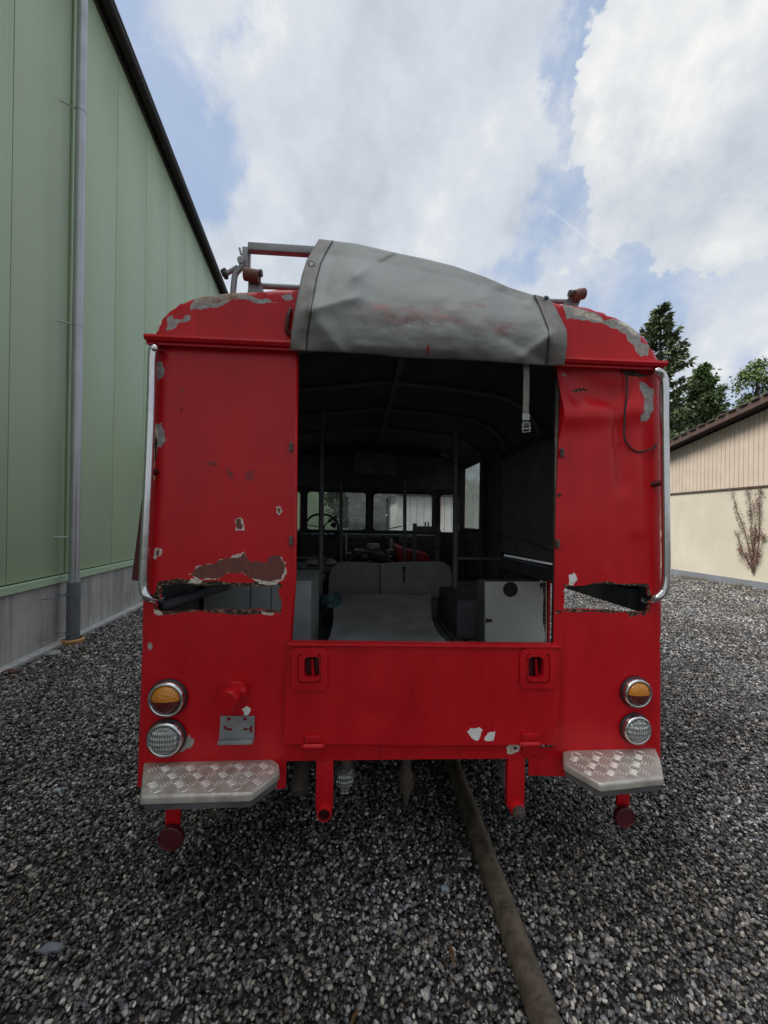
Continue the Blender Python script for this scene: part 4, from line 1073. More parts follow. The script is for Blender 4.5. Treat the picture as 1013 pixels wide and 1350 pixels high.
def ribs():
    nt = GREEN.node_tree; N = nt.nodes; L = nt.links; b = N['Principled BSDF']
    tc = N.new('ShaderNodeTexCoord')
    d = N.new('ShaderNodeVectorMath'); d.operation = 'DOT_PRODUCT'; d.inputs[1].default_value = tuple(wd); L.new(tc.outputs['Object'], d.inputs[0])
    m = N.new('ShaderNodeMath'); m.operation = 'MULTIPLY'; m.inputs[1].default_value = 2 * PI / 0.062; L.new(d.outputs['Value'], m.inputs[0])
    sn = N.new('ShaderNodeMath'); sn.operation = 'SINE'; L.new(m.outputs[0], sn.inputs[0])
    bp = N.new('ShaderNodeBump'); bp.inputs['Strength'].default_value = .35; bp.inputs['Distance'].default_value = .0012; L.new(sn.outputs[0], bp.inputs['Height'])
    old = b.inputs['Normal'].links[0].from_socket; L.new(old, bp.inputs['Normal']); L.new(bp.outputs['Normal'], b.inputs['Normal'])
ribs()
GROOVE = mat('panel_joint', (0.12, 0.17, 0.12), 0.7)
def concrete():
    M = mat('stained_concrete', (0.46, 0.455, 0.43), 0.85, col2=(0.29, 0.285, 0.265), vscale=2.2, bump=0.25, bscale=30, detail=10)
    nt = M.node_tree; N = nt.nodes; L = nt.links; b = N['Principled BSDF']; prev = b.inputs['Base Color'].links[0].from_socket
    tc = N.new('ShaderNodeTexCoord'); mp = N.new('ShaderNodeMapping'); mp.inputs['Scale'].default_value = (6, 6, 0.5); L.new(tc.outputs['Object'], mp.inputs['Vector'])
    nz = N.new('ShaderNodeTexNoise'); nz.inputs['Scale'].default_value = 1.4; nz.inputs['Detail'].default_value = 8; L.new(mp.outputs['Vector'], nz.inputs['Vector'])
    mr = N.new('ShaderNodeMapRange'); mr.inputs['From Min'].default_value = 0.45; mr.inputs['From Max'].default_value = 0.7; mr.inputs['To Max'].default_value = 0.8; L.new(nz.outputs['Fac'], mr.inputs['Value'])
    mx = N.new('ShaderNodeMix'); mx.data_type = 'RGBA'; mx.inputs['B'].default_value = (0.17, 0.165, 0.15, 1); L.new(mr.outputs['Result'], mx.inputs['Factor']); L.new(prev, mx.inputs['A'])
    L.new(mx.outputs['Result'], b.inputs['Base Color']); return M
CONC = concrete()
GUTTER = mat('brown_gutter', (0.055, 0.045, 0.042), 0.4, var=0.2, vscale=3)
hall = thing('green_hall', 'tall pale green clad hall with concrete plinth beside the bus', 'building', W(4, 0))
s14 = sOf(14, 400)[0]
S1 = 34.0
bm = B()
k0 = int((-4 - s14))
i = k0
pitch_ = 0.98
while s14 + i * pitch_ < S1:
    a = s14 + i * pitch_
    wbox(bm, a + 0.005, a + pitch_ - 0.005, hz + 0.045, eh - 0.06, -0.05, 0.0, bev=0.004)
    i += 1
wl_ = obj('wall', bm, GREEN, hall, smooth=30)
bm = B(); wbox(bm, -5, S1, hz + 0.05, eh - 0.07, -0.12, -0.052); obj('joint_backing', bm, GROOVE, wl_)
bm = B(); wbox(bm, -5, S1, hz - 0.0, hz + 0.03, -0.05, 0.035, bev=.004); wbox(bm, -5, S1, hz - 0.05, hz + 0.002, 0.024, 0.034); obj('base_flashing', bm, mat('green_flashing', (0.40, 0.53, 0.36), 0.4), hall)
bm = B()
s = -5
while s < S1: wbox(bm, s + .003, s + 2.4 - .003, -0.3, hz - 0.005, -0.3, 0.0, bev=.004); s += 2.4
obj('plinth', bm, CONC, hall)
bm = B(); wbox(bm, -5, S1, -0.2, 0.045, 0.002, 0.11, bev=.01); obj('footing_strip', bm, mat('light_concrete', (0.36, 0.36, 0.35), 0.85, var=0.25, vscale=5, bump=.2), hall)
# rest of the volume and roof
bm = B(); wbox(bm, -5, S1, -0.3, eh - 0.12, -18, -0.3); obj('building_core', bm, GREEN, hall)
bm = B()
for (o0, o1, h0, h1) in ((0.06, -9, eh, eh + 1.6), (-18, -9, eh, eh + 1.6)):
    P = [W(-5.2, h0, o0), W(S1 + .2, h0, o0), W(S1 + .2, h1, o1), W(-5.2, h1, o1)]
    q0 = [bm.verts.new(p) for p in P]; q1 = [bm.verts.new(p - Vector((0, 0, .06))) for p in P]
    bm.faces.new(q0); bm.faces.new(q1[::-1])
    for t in range(4): bm.faces.new((q0[t], q1[t], q1[(t + 1) % 4], q0[(t + 1) % 4]))
bmesh.ops.recalc_face_normals(bm, faces=bm.faces[:]); obj('roof', bm, GUTTER, hall)
bm = B()
n = 14
for seg in range(16):
    s0 = -5 + seg * 2.45; s1 = s0 + 2.45
    rg = []
    for s in (s0, s1):
        rg.append([bm.verts.new(W(s, eh - 0.02 + 0.085 * math.sin(PI + PI * t / n), 0.11 + 0.085 * math.cos(PI + PI * t / n))) for t in range(n + 1)])
    for t in range(n): bm.faces.new((rg[0][t], rg[0][t + 1], rg[1][t + 1], rg[1][t]))
bmesh.ops.solidify(bm, geom=bm.faces[:], thickness=0.004)
for seg in range(17):
    s = -5 + seg * 2.45
    tube(bm, [W(s - .02, eh - 0.02 + 0.089 * math.sin(PI + PI * t / n), 0.11 + 0.089 * math.cos(PI + PI * t / n)) for t in range(n + 1)], 0.006, 6)
wbox(bm, -5, S1, eh + 0.005, eh + 0.03, -0.02, 0.2)
obj('gutter', bm, GUTTER, hall, smooth=40)
bm = B(); wbox(bm, -5, S1, eh - 0.16, eh - 0.04, 0.002, 0.02); obj('eaves_trim', bm, GUTTER, hall)
# downpipe
so = 0.16
sp, _ = sOf(97, 800, so)
DP = mat('zinc_downpipe', (0.40, 0.41, 0.43), 0.38, metal=0.55, var=0.12, vscale=4, bump=.03)
PVC = mat('grey_pvc', (0.12, 0.13, 0.145), 0.45, var=.12, vscale=6)
hj = sOf(96, 767, so)[1]; ho_ = sOf(95, 846, so)[1]
bm = B(); tube(bm, [W(sp, hj, so), W(sp, eh - .5, so), W(sp, eh - .25, so - .02), W(sp, eh - .08, .11)], 0.052, 20)
for h in (sOf(98, 708, so)[1], sOf(101, 428, so)[1], sOf(106, 145, so)[1]): tube(bm, [W(sp, h - .015, so), W(sp, h + .015, so)], 0.056, 20); tube(bm, [W(sp - .0, h, so), W(sp - .08, h, 0.0)], 0.008, 6)
tube(bm, [W(sp, hj - .02, so), W(sp, hj + .02, so)], 0.064, 20)
dp = obj('downpipe', bm, DP, hall, smooth=40)
bm = B(); tube(bm, [W(sp, ho_, so), W(sp, hj - .01, so)], 0.066, 20)
for py in (784, 834):
    h = sOf(96, py, so)[1]; tube(bm, [W(sp, h - .014, so), W(sp, h + .014, so)], 0.070, 20); tube(bm, [W(sp, h, so), W(sp - .02, h, 0)], 0.006, 6); tube(bm, [W(sp - .3, h, 0.02), W(sp - .06, h, so)], 0.006, 6)
obj('drain_pipe', bm, PVC, dp, smooth=40)
bm = B(); lathe(bm, [(0.09, 0), (0.11, 0.005), (0.115, 0.05), (0.09, 0.06)], W(sp, 0.0, so), (0, 0, 1), 20); obj('pipe_collar', bm, mat('ochre_plastic', (0.42, 0.22, 0.08), .6, var=.2), dp, smooth=40)
# second pipe seam strip beside the downpipe
bm = B(); wbox(bm, sOf(90, 400)[0], sOf(90, 400)[0] + .05, hz + .05, eh - .1, 0.001, 0.03, bev=.008); obj('cover_strip', bm, GREEN, wl_, smooth=40)
# cross wing closing the yard
bm = B()
w0 = onY(330, 690, 22); w1 = onY(458, 690, 22)
k = 0; x = w0.x - 6
while x < w1.x:
    box2(bm, (x + .006, 22.0, 0.8), (min(x + 1.0, w1.x) - .006, 22.1, 6.0), bev=.004); x += 1.0
wg = obj('cross_wing', bm, GREEN, hall)
bm = B(); box2(bm, (w0.x - 6, 22.03, -0.2), (w1.x, 30, 5.95)); box2(bm, (w0.x - 6, 21.98, -0.2), (w1.x, 22.02, 0.79)); obj('wing_core', bm, CONC, wg)

# ------------------------------------------------------------------ BEIGE HOUSE
h0 = onZ(880, 757); h1 = onZ(1013, 779)
hd_ = (h1 - h0); hd_.z = 0; HL = hd_.length; hd_.normalize()
hn = Vector((hd_.y, -hd_.x, 0));
if hn.dot(CAM - h0) < 0: hn = -hn
def Hs(px, py, o=0.0):
    p = onP(px, py, h0 + hn * o, hn); return ((p - h0).dot(hd_), p.z)
RENDER = mat('cream_render', (0.61, 0.565, 0.455), 0.85, var=0.10, vscale=1.1, bump=0.12, bscale=70)
BOARD = mat('beige_boarding', (0.60, 0.50, 0.40), 0.6, var=0.08, vscale=3)
BLUEB = mat('blue_grey_base', (0.20, 0.215, 0.24), 0.8, var=0.12, vscale=3)
ROOFM = mat('brown_roof_edge', (0.055, 0.040, 0.034), 0.7, var=0.3, vscale=5)
house = thing('beige_house', 'low cream building with boarded gable and dark roof beyond the bus', 'building', h0 + hd_ * 2)
ra, rb = Hs(880, 596), Hs(1013, 536)
slope = (rb[1] - ra[1]) / (rb[0] - ra[0])
e0 = ra[0] - 0.9                        # eaves end
def roofz(s): return ra[1] + (s - ra[0]) * slope
apex = rb[0] + 1.6
end = apex + (apex - e0)
def rz(s): return roofz(s) if s <= apex else roofz(2 * apex - s)
mid = Hs(950, 645)[1]
def hs3(o): return lambda s, z: h0 + hd_ * s + hn * o + Vector((0, 0, z))
bm = B(); sheet(bm, [(e0 + .3, -0.2), (end - .3, -0.2), (end - .3, mid), (e0 + .3, mid)], [], [], to3=hs3(0), thick=0.25, tdir=-hn, flat=True); obj('wall', bm, RENDER, house)
bm = B()
s = e0 + .32; pw = 0.118
while s < end - .4:
    z1 = min(rz(s), rz(s + pw)) - 0.05
    if z1 > mid + .05: sheet(bm, [(s + .006, mid + 0.004), (s + pw - .006, mid + 0.004), (s + pw - .006, z1), (s + .006, z1)], [], [], to3=hs3(0.03), thick=0.03, tdir=-hn, flat=True)
    s += pw
gb_ = obj('gable_boarding', bm, BOARD, house)
bm = B(); sheet(bm, [(e0 + .3, mid + .001), (end - .3, mid + .001), (end - .3, rz(end - .3) - .06), (apex, rz(apex) - .06), (e0 + .3, rz(e0 + .3) - .06)], [], [], to3=hs3(-0.004), thick=0.2, tdir=-hn, flat=True); obj('board_backing', bm, mat('board_gap', (0.30, 0.24, 0.18), .8), gb_)
bm = B(); sheet(bm, [(e0 + .3, mid - .03), (end - .3, mid - .03), (end - .3, mid - .004), (e0 + .3, mid - .004)], [], [], to3=hs3(0.045), thick=0.043, tdir=-hn, flat=True); obj('drip_board', bm, mat('dark_trim', (0.12, 0.09, 0.07), .7), house)
bz = Hs(1013, 768.5)[1]
bm = B(); sheet(bm, [(e0 + .3, -0.1), (end - .3, -0.1), (end - .3, bz), (e0 + .3, bz)], [], [], to3=hs3(0.03), thick=0.028, tdir=-hn, flat=True); obj('base_band', bm, BLUEB, house)
# roof: two slopes with overhang
bm = B()
for (sa, sb) in ((e0 - .1, apex), (end + .1, apex)):
    P = []
    for (s, o) in ((sa, 0.42), (sb, 0.42), (sb, -9), (sa, -9)): P.append(h0 + hd_ * s + hn * o + Vector((0, 0, rz(s) + .10)))
    q0 = [bm.verts.new(p) for p in P]; q1 = [bm.verts.new(p - Vector((0, 0, .09))) for p in P]
    bm.faces.new(q0); bm.faces.new(q1[::-1])
    for t in range(4): bm.faces.new((q0[t], q1[t], q1[(t + 1) % 4], q0[(t + 1) % 4]))
    # scalloped tile ends on the verge
    nt_ = 20
    for t in range(nt_):
        p = P[0].lerp(P[1], (t + .5) / nt_); box(bm, p + Vector((0, 0, .012)), (0.20, 0.12, 0.05), rot=Matrix(((hd_.x, hn.x, 0), (hd_.y, hn.y, 0), (0, 0, 1))) @ Matrix.Rotation(-math.atan(slope) + .06, 3, 'Y'), bev=.012)
bmesh.ops.recalc_face_normals(bm, faces=bm.faces[:]); rf = obj('roof', bm, ROOFM, house)
bm = B()
for (sa, sb) in ((e0 - .1, apex), (end + .1, apex)):
    pA = h0 + hd_ * sa + hn * .40 + Vector((0, 0, rz(sa) - .06)); pB = h0 + hd_ * sb + hn * .40 + Vector((0, 0, rz(sb) - .06))
    v = [pA, pB, pB + Vector((0, 0, .155)), pA + Vector((0, 0, .155))]
    q0 = [bm.verts.new(p + hn * .03) for p in v]; q1 = [bm.verts.new(p) for p in v]
    bm.faces.new(q0); bm.faces.new(q1[::-1])
    for t in range(4): bm.faces.new((q0[t], q1[t], q1[(t + 1) % 4], q0[(t + 1) % 4]))
bmesh.ops.recalc_face_normals(bm, faces=bm.faces[:]); obj('barge_board', bm, mat('brown_barge_board', (0.10, 0.062, 0.048), .6, var=.2), rf)
for (sa, sb, oa, ob) in ((e0 + .3, e0 + .55, -.25, -8.8), (end - .55, end - .3, -.25, -8.8)):
    for_z = rz(e0 + .3) - .02; bm = B()
    P = [h0 + hd_ * sa + hn * oa, h0 + hd_ * sb + hn * oa, h0 + hd_ * sb + hn * ob, h0 + hd_ * sa + hn * ob]
    q0 = [bm.verts.new(p + Vector((0, 0, -.2))) for p in P]; q1 = [bm.verts.new(p + Vector((0, 0, for_z))) for p in P]
    bm.faces.new(q0[::-1]); bm.faces.new(q1)
    for t in range(4): bm.faces.new((q0[t], q0[(t + 1) % 4], q1[(t + 1) % 4], q1[t]))
    bmesh.ops.recalc_face_normals(bm, faces=bm.faces[:]); obj('side_wall', bm, RENDER, house)

# dried climber on the house wall
VINE = mat('dry_climber', (0.085, 0.045, 0.03), 0.9, var=.3)
VLEAF = mat('dry_leaf_brown', (0.13, 0.050, 0.032), 0.9, var=.4, vscale=40)
vr = random.Random(3)
vb = onP(992, 756, h0 + hn * .05, hn)
vine = thing('dried_climber', 'withered brown climbing plant on the cream house wall', 'plant', vb)
bm = B(); lf = B()
stems = [[(992, 756), (990, 735), (985, 712), (978, 690), (970, 668), (966, 645)], [(993, 756), (993, 730), (991, 705), (990, 680), (988, 660), (986, 645)], [(994, 756), (998, 730), (1000, 705), (1002, 680), (1001, 660), (1003, 646)], [(992, 752), (984, 735), (976, 722), (972, 700)], [(993, 752), (1003, 728), (1008, 705)], [(992, 740), (995, 715), (996, 690), (993, 662)]]
for st_ in stems:
    P = smoothpath([onP(x, y, h0 + hn * .05, hn) + Vector((vr.uniform(-.02, .02), 0, 0)) for x, y in st_], 5)
    tube(bm, P, [max(.003, .010 - .007 * k / len(P)) for k in range(len(P))], 5)
    for k, p in enumerate(P[3:]):
        for q in range(int(25 * max(0, .55 + 1.6 * noise.noise(Vector((p.z * 5, p.y * 6, 1)))))):
            if vr.random() < .1: continue
            c = p + hd_ * vr.gauss(0, .04) + Vector((0, 0, vr.gauss(0, .06))); c += hn * abs(vr.gauss(.02, .03))
            a = Vector((vr.gauss(0, 1), vr.gauss(0, 1), vr.gauss(0, 1))).normalized() * vr.uniform(.012, .028); b = a.orthogonal().normalized() * vr.uniform(.008, .018)
            lf.faces.new([lf.verts.new(c + a), lf.verts.new(c + b), lf.verts.new(c - a), lf.verts.new(c - b)])
obj('stem', bm, VINE, vine); obj('foliage', lf, VLEAF, vine)

# ------------------------------------------------------------------ TREES
BARK = mat('bark', (0.07, 0.05, 0.038), 0.9, var=.3, vscale=3, bump=.3)
def leafmat(nm, a, b): return mat(nm, a, 0.6, col2=b, vscale=1.6, thresh=(.35, .68), detail=8)
SPR = leafmat('spruce_needles', (0.045, 0.070, 0.028), (0.11, 0.14, 0.055))
CYP = leafmat('dense_conifer_needles', (0.06, 0.105, 0.034), (0.12, 0.18, 0.06))
BIR = leafmat('birch_leaves', (0.08, 0.13, 0.036), (0.15, 0.20, 0.06))
def leaf(bm, c, d, L, w, r):
    n = d.cross(Vector((r.gauss(0, 1), r.gauss(0, 1), r.gauss(0, 1)))).normalized() * w
    bm.faces.new([bm.verts.new(c), bm.verts.new(c + d * L * .5 + n), bm.verts.new(c + d * L), bm.verts.new(c + d * L * .5 - n)])
def conifer(px, ytop, D, halfw, label, M, seed, nb=90, z0=0.8, droop=0.35, dense=1.0, power=1.0, nl=.34):
    r = random.Random(seed)
    tp = atD(px, ytop, D); base = Vector((tp.x, tp.y, 0)); H = tp.z
    t = thing('conifer_tree', label, 'tree', base, group=None)
    bm = B(); tube(bm, [base, base + Vector((.05, 0, H * .5)), base + Vector((0, 0, H * .995))], [H * .016, H * .010, .02], 8)
    lf = B()
    for k in range(nb):
        f = (k + r.random()) / nb
        z = z0 + (H - z0) * f
        R = halfw * ((1 - f) ** power) * r.uniform(.65, 1.15) + .12
        az = r.uniform(0, 2 * PI); o = Vector((math.cos(az), math.sin(az), 0))
        up = .45 * f - droop * (1 - f)
        P = [base + Vector((0, 0, z)) + o * R * q + Vector((0, 0, R * (up * q + .22 * q * q))) for q in (0, .25, .5, .75, 1)]
        tube(bm, P, [.05 * (1 - f) + .015, .03, .02, .012, .006], 5)
        nn = int((26 + 34 * R) * dense)
        for q in range(nn):
            u = r.uniform(.12, 1.0) ** .8; i = min(3, int(u * 4)); p = P[i].lerp(P[i + 1], u * 4 - i)
            side = o.cross(Vector((0, 0, 1))) * r.uniform(-1, 1) * R * .28 * (1.15 - u)
            p = p + side + Vector((0, 0, r.gauss(-.06, .08)))
            d = (o * r.uniform(.2, 1) + side.normalized() * .7 * r.random() + Vector((0, 0, r.uniform(-.9, .25)))).normalized()
            leaf(lf, p, d, nl * r.uniform(.6, 1.5), .07 * r.uniform(.6, 1.4), r)
    for q in range(60): leaf(lf, base + Vector((0, 0, H - r.random() * 1.2)), Vector((r.gauss(0, .5), r.gauss(0, .5), .5)).normalized(), .35, .05, r)
    obj('trunk', bm, BARK, t); obj('crown', lf, M, t)
    return t
conifer(872, 404, 27, 3.0, 'tall dark spruce with open layered branches right of the bus', SPR, 4, nb=190, dense=1.1, power=.62)
conifer(927, 482, 29, 2.1, 'dense mid-green conical conifer beside the tall spruce', CYP, 7, nb=260, dense=1.5, droop=.0, power=.55, nl=.26)
conifer(952, 508, 33, 1.2, 'small thin conifer above the beige house roof', SPR, 9, nb=100, dense=.7, power=.75)
def broad(px, ytop, ybot, D, hw, label, M, seed, n=5200, dr=0.5, name='birch_tree', ls=.26):
    r = random.Random(seed); tp = atD(px, ytop, D); base = Vector((tp.x, tp.y, 0)); H = tp.z
    t = thing(name, label, 'tree', base)
    bm = B(); lf = B()
    tube(bm, [base, base + Vector((.2, 0, H * .4)), base + Vector((-.1, .1, H * .7)), base + Vector((0, 0, H * .98))], [H * .018, H * .013, H * .008, .02], 8)
    zb = atD(px, ybot, D).z
    cl = []
    for k in range(34):
        f = r.random(); z = zb + (H - zb) * f; R = hw * math.sin(PI * min(1, .12 + .88 * (1 - f) * .9 + .05)) ** .7 * r.uniform(.3, 1)
        az = r.uniform(0, 2 * PI); c = base + Vector((math.cos(az) * R, math.sin(az) * R, z)); cl.append((c, r.uniform(.35, .75) * hw * .45))
        tube(bm, [base + Vector((0, 0, max(1, z - R * .9))), base.lerp(c, .5) * 1 + Vector((0, 0, (z - base.lerp(c, .5).z) * .55)), c], [.05, .03, .01], 5)
    for k in range(n):
        c, s = r.choice(cl); g_ = lambda k_: max(-1.15, min(1.15, r.gauss(0, .6))) * k_; p = c + Vector((g_(s), g_(s), g_(s) - dr * min(1.4, abs(r.gauss(0, 1))) * s))
        leaf(lf, p, Vector((r.gauss(0, .6), r.gauss(0, .6), -r.uniform(.1, 1))).normalized(), ls * r.uniform(.6, 1.3), .4 * ls * r.uniform(.6, 1.3), r)
    obj('trunk', bm, BARK, t); obj('crown', lf, M, t)
broad(1000, 474, 560, 36, 1.75, 'light green birch with drooping twigs above the house roof', BIR, 6, dr=.9, n=4200)
broad(893, 500, 700, 34, 4.2, 'low leafy tree in the gap between spruce and house', CYP, 8, n=7000, name='leafy_tree', ls=.34)
broad(490, 575, 700, 18, 1.7, 'dark bushy tree seen through the windscreen of the bus', SPR, 12, n=6000, name='leafy_tree', ls=.34)
wr_ = random.Random(31); lf = B()
tops = [(wr_.uniform(-60, 60), wr_.uniform(46, 58), wr_.uniform(2.2, 4.0), wr_.uniform(4.0, 7.5)) for _ in range(46)]
for (x_, y_, r_, h_) in tops:
    for k in range(330):
        a_ = wr_.uniform(0, 2 * PI); z_ = wr_.uniform(.1, h_); q_ = r_ * math.sqrt(max(.02, 1 - (z_ / h_) ** 2)) * wr_.uniform(.5, 1.05)
        leaf(lf, Vector((x_ + q_ * math.cos(a_), y_ + q_ * math.sin(a_), z_)), Vector((wr_.gauss(0, 1), wr_.gauss(0, 1), wr_.gauss(0, .8))).normalized(), wr_.uniform(.5, 1.0), wr_.uniform(.16, .32), wr_)
obj('distant_wood', lf, CYP, kind='stuff', label='far dark belt of trees beyond the yard', cat='wood')
# grey shed seen through the windscreen
sa = onY(522, 700, 14); sb = onY(606, 655, 14)
shed = thing('grey_shed', 'pale grey shed seen through the right windscreen pane', 'building', (sb.x - 1, 14, 0))
SHED = mat('pale_grey_boards', (0.62, 0.63, 0.62), .8, var=.15, vscale=2)
bm = B(); x = sa.x
while x < sb.x + 1.5: box2(bm, (x + .008, 14, -.1), (x + .25, 14.05, sb.z), bev=.004); x += .258
obj('wall', bm, SHED, shed)
bm = B(); box2(bm, (sa.x + .02, 14.04, -.1), (sb.x + 1.5, 18, sb.z - .02)); obj('shed_core', bm, SHED, shed)
bm = B(); box2(bm, (sa.x - .2, 13.8, sb.z), (sb.x + 1.8, 18.2, sb.z + .1), bev=.02); obj('roof', bm, ROOFM, shed)
bm = B(); box2(bm, (sb.x - .2, 13.97, .3), (sb.x + .5, 13.995, sb.z - .25)); obj('door', bm, MGREY, shed)

# ------------------------------------------------------------------ GROUND AND GRAVEL
def ground_mat():
    M = bpy.data.materials.new('gravel_ground'); M.use_nodes = True
    nt = M.node_tree; N = nt.nodes; L = nt.links; b = N['Principled BSDF']
    tc = N.new('ShaderNodeTexCoord')
    v = N.new('ShaderNodeTexVoronoi'); v.inputs['Scale'].default_value = 34; L.new(tc.outputs['Object'], v.inputs['Vector'])
    sep = N.new('ShaderNodeSeparateColor'); L.new(v.outputs['Color'], sep.inputs['Color'])
    cr = N.new('ShaderNodeValToRGB'); e = cr.color_ramp.elements
    e[0].position = 0; e[0].color = (0.035, 0.035, 0.037, 1); e[1].position = 1; e[1].color = (0.36, 0.35, 0.33, 1)
    x = e.new(.5); x.color = (0.11, 0.11, 0.112, 1); x = e.new(.85); x.color = (0.21, 0.205, 0.20, 1)
    L.new(sep.outputs['Red'], cr.inputs['Fac'])
    mr = N.new('ShaderNodeMapRange'); mr.inputs['From Min'].default_value = 0.25; mr.inputs['From Max'].default_value = 0.6; mr.inputs['To Min'].default_value = 1; mr.inputs['To Max'].default_value = 0.35; L.new(v.outputs['Distance'], mr.inputs['Value'])
    mx = N.new('ShaderNodeMix'); mx.data_type = 'RGBA'; mx.blend_type = 'MULTIPLY'; mx.inputs['Factor'].default_value = 1; L.new(cr.outputs['Color'], mx.inputs['A']); L.new(mr.outputs['Result'], mx.inputs['B'])
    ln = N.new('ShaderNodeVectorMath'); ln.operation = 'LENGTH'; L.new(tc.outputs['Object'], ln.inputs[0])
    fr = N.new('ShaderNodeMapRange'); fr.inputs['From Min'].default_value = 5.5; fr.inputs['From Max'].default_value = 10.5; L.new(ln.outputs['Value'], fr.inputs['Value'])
    fm = N.new('ShaderNodeMix'); fm.data_type = 'RGBA'; fm.inputs['A'].default_value = (.022, .020, .018, 1); L.new(fr.outputs['Result'], fm.inputs['Factor']); L.new(mx.outputs['Result'], fm.inputs['B'])  # near-black near the origin: shade of the stone gaps put into the colour
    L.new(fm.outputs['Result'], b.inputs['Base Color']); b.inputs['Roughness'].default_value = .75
    bp = N.new('ShaderNodeBump'); bp.invert = True; bp.inputs['Strength'].default_value = 1; bp.inputs['Distance'].default_value = .012; L.new(v.outputs['Distance'], bp.inputs['Height']); L.new(bp.outputs['Normal'], b.inputs['Normal'])
    return M
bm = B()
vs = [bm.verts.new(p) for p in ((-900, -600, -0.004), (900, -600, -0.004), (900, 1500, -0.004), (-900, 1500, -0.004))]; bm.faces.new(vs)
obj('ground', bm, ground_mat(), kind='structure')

def pebble_mat():
    M = bpy.data.materials.new('pebble_stone'); M.use_nodes = True
    nt = M.node_tree; N = nt.nodes; L = nt.links; b = N['Principled BSDF']
    oi = N.new('ShaderNodeObjectInfo')
    cr = N.new('ShaderNodeValToRGB'); e = cr.color_ramp.elements
    e[0].position = 0; e[0].color = (0.020, 0.020, 0.022, 1); e[1].position = 1; e[1].color = (0.62, 0.60, 0.55, 1)
    for p, c in ((.24, (.034, .033, .034)), (.34, (.052, .046, .041)), (.48, (.076, .077, .082)), (.62, (.125, .126, .132)), (.68, (.17, .14, .10)), (.74, (.19, .192, .20)), (.88, (.30, .30, .295)), (.95, (.42, .39, .33))):
        x = e.new(p); x.color = (*c, 1)
    L.new(oi.outputs['Random'], cr.inputs['Fac'])
    tc = N.new('ShaderNodeTexCoord'); nz = N.new('ShaderNodeTexNoise'); nz.inputs['Scale'].default_value = 3; nz.inputs['Detail'].default_value = 4; L.new(tc.outputs['Object'], nz.inputs['Vector'])
    mr = N.new('ShaderNodeMapRange'); mr.inputs['From Min'].default_value = .3; mr.inputs['From Max'].default_value = .7; mr.inputs['To Min'].default_value = .75; mr.inputs['To Max'].default_value = 1.2; L.new(nz.outputs['Fac'], mr.inputs['Value'])
    mx = N.new('ShaderNodeMix'); mx.data_type = 'RGBA'; mx.blend_type = 'MULTIPLY'; mx.inputs['Factor'].default_value = 1; L.new(cr.outputs['Color'], mx.inputs['A']); L.new(mr.outputs['Result'], mx.inputs['B'])
    ng_ = N.new('ShaderNodeTexNoise'); ng_.inputs['Scale'].default_value = .9; ng_.inputs['Detail'].default_value = 5; L.new(oi.outputs['Location'], ng_.inputs['Vector'])
    c9 = N.new('ShaderNodeValToRGB'); c9.color_ramp.elements[0].position = .34; c9.color_ramp.elements[0].color = (.62, .57, .52, 1); c9.color_ramp.elements[1].position = .6; c9.color_ramp.elements[1].color = (1.08, 1.08, 1.1, 1); L.new(ng_.outputs['Fac'], c9.inputs['Fac'])
    m9 = N.new('ShaderNodeMix'); m9.data_type = 'RGBA'; m9.blend_type = 'MULTIPLY'; m9.inputs['Factor'].default_value = 1; L.new(mx.outputs['Result'], m9.inputs['A']); L.new(c9.outputs['Color'], m9.inputs['B'])
    L.new(m9.outputs['Result'], b.inputs['Base Color']); b.inputs['Roughness'].default_value = .42
    return M
PEB = pebble_mat()
gp = random.Random(21)
pts = []
wallx = lambda y: (g0 + wd * ((y - g0.y) / wd.y)).x + 0.12
def fill(y0, y1, dens, sc):
    xm = 1.12 * y1 + 1.8
    n = int(dens * (2 * xm) * (y1 - y0))
    for _ in range(n):
        x = gp.uniform(-xm, xm); y = gp.uniform(y0, y1)
        if abs(x) > 1.12 * y + 1.8: continue
        if x < wallx(y) + .01: continue
        if XL < x < XR and y > 3.0 and y < 4.7: continue
        pts.append((x, y, gp.uniform(-.002, .020) * (1 if y < 3 else .8), sc))
fill(0.55, 2.2, 9000, .62); fill(2.2, 4.0, 5600, .76); fill(4.0, 7.0, 2300, 1.1); fill(7.0, 11, 800, 1.6)
me = bpy.data.meshes.new('gravel_stones'); me.from_pydata([p[:3] for p in pts], [], [])
at = me.attributes.new('sz', 'FLOAT', 'POINT'); at.data.foreach_set('value', [p[3] * gp.uniform(.0070, .0140) * (1.0 if gp.random() < .95 else 1.5) for p in pts])
me.materials.append(PEB)
gs = bpy.data.objects.new('gravel_stones', me); COL.objects.link(gs)
gs['kind'] = 'stuff'; gs['label'] = 'grey and brown loose gravel covering the yard'; gs['category'] = 'gravel'
ng = bpy.data.node_groups.new('gravel', 'GeometryNodeTree')
ng.interface.new_socket('Geometry', in_out='INPUT', socket_type='NodeSocketGeometry'); ng.interface.new_socket('Geometry', in_out='OUTPUT', socket_type='NodeSocketGeometry')
N = ng.nodes; L = ng.links
gi = N.new('NodeGroupInput'); go = N.new('NodeGroupOutput')
g2i = N.new('GeometryNodeGeometryToInstance')
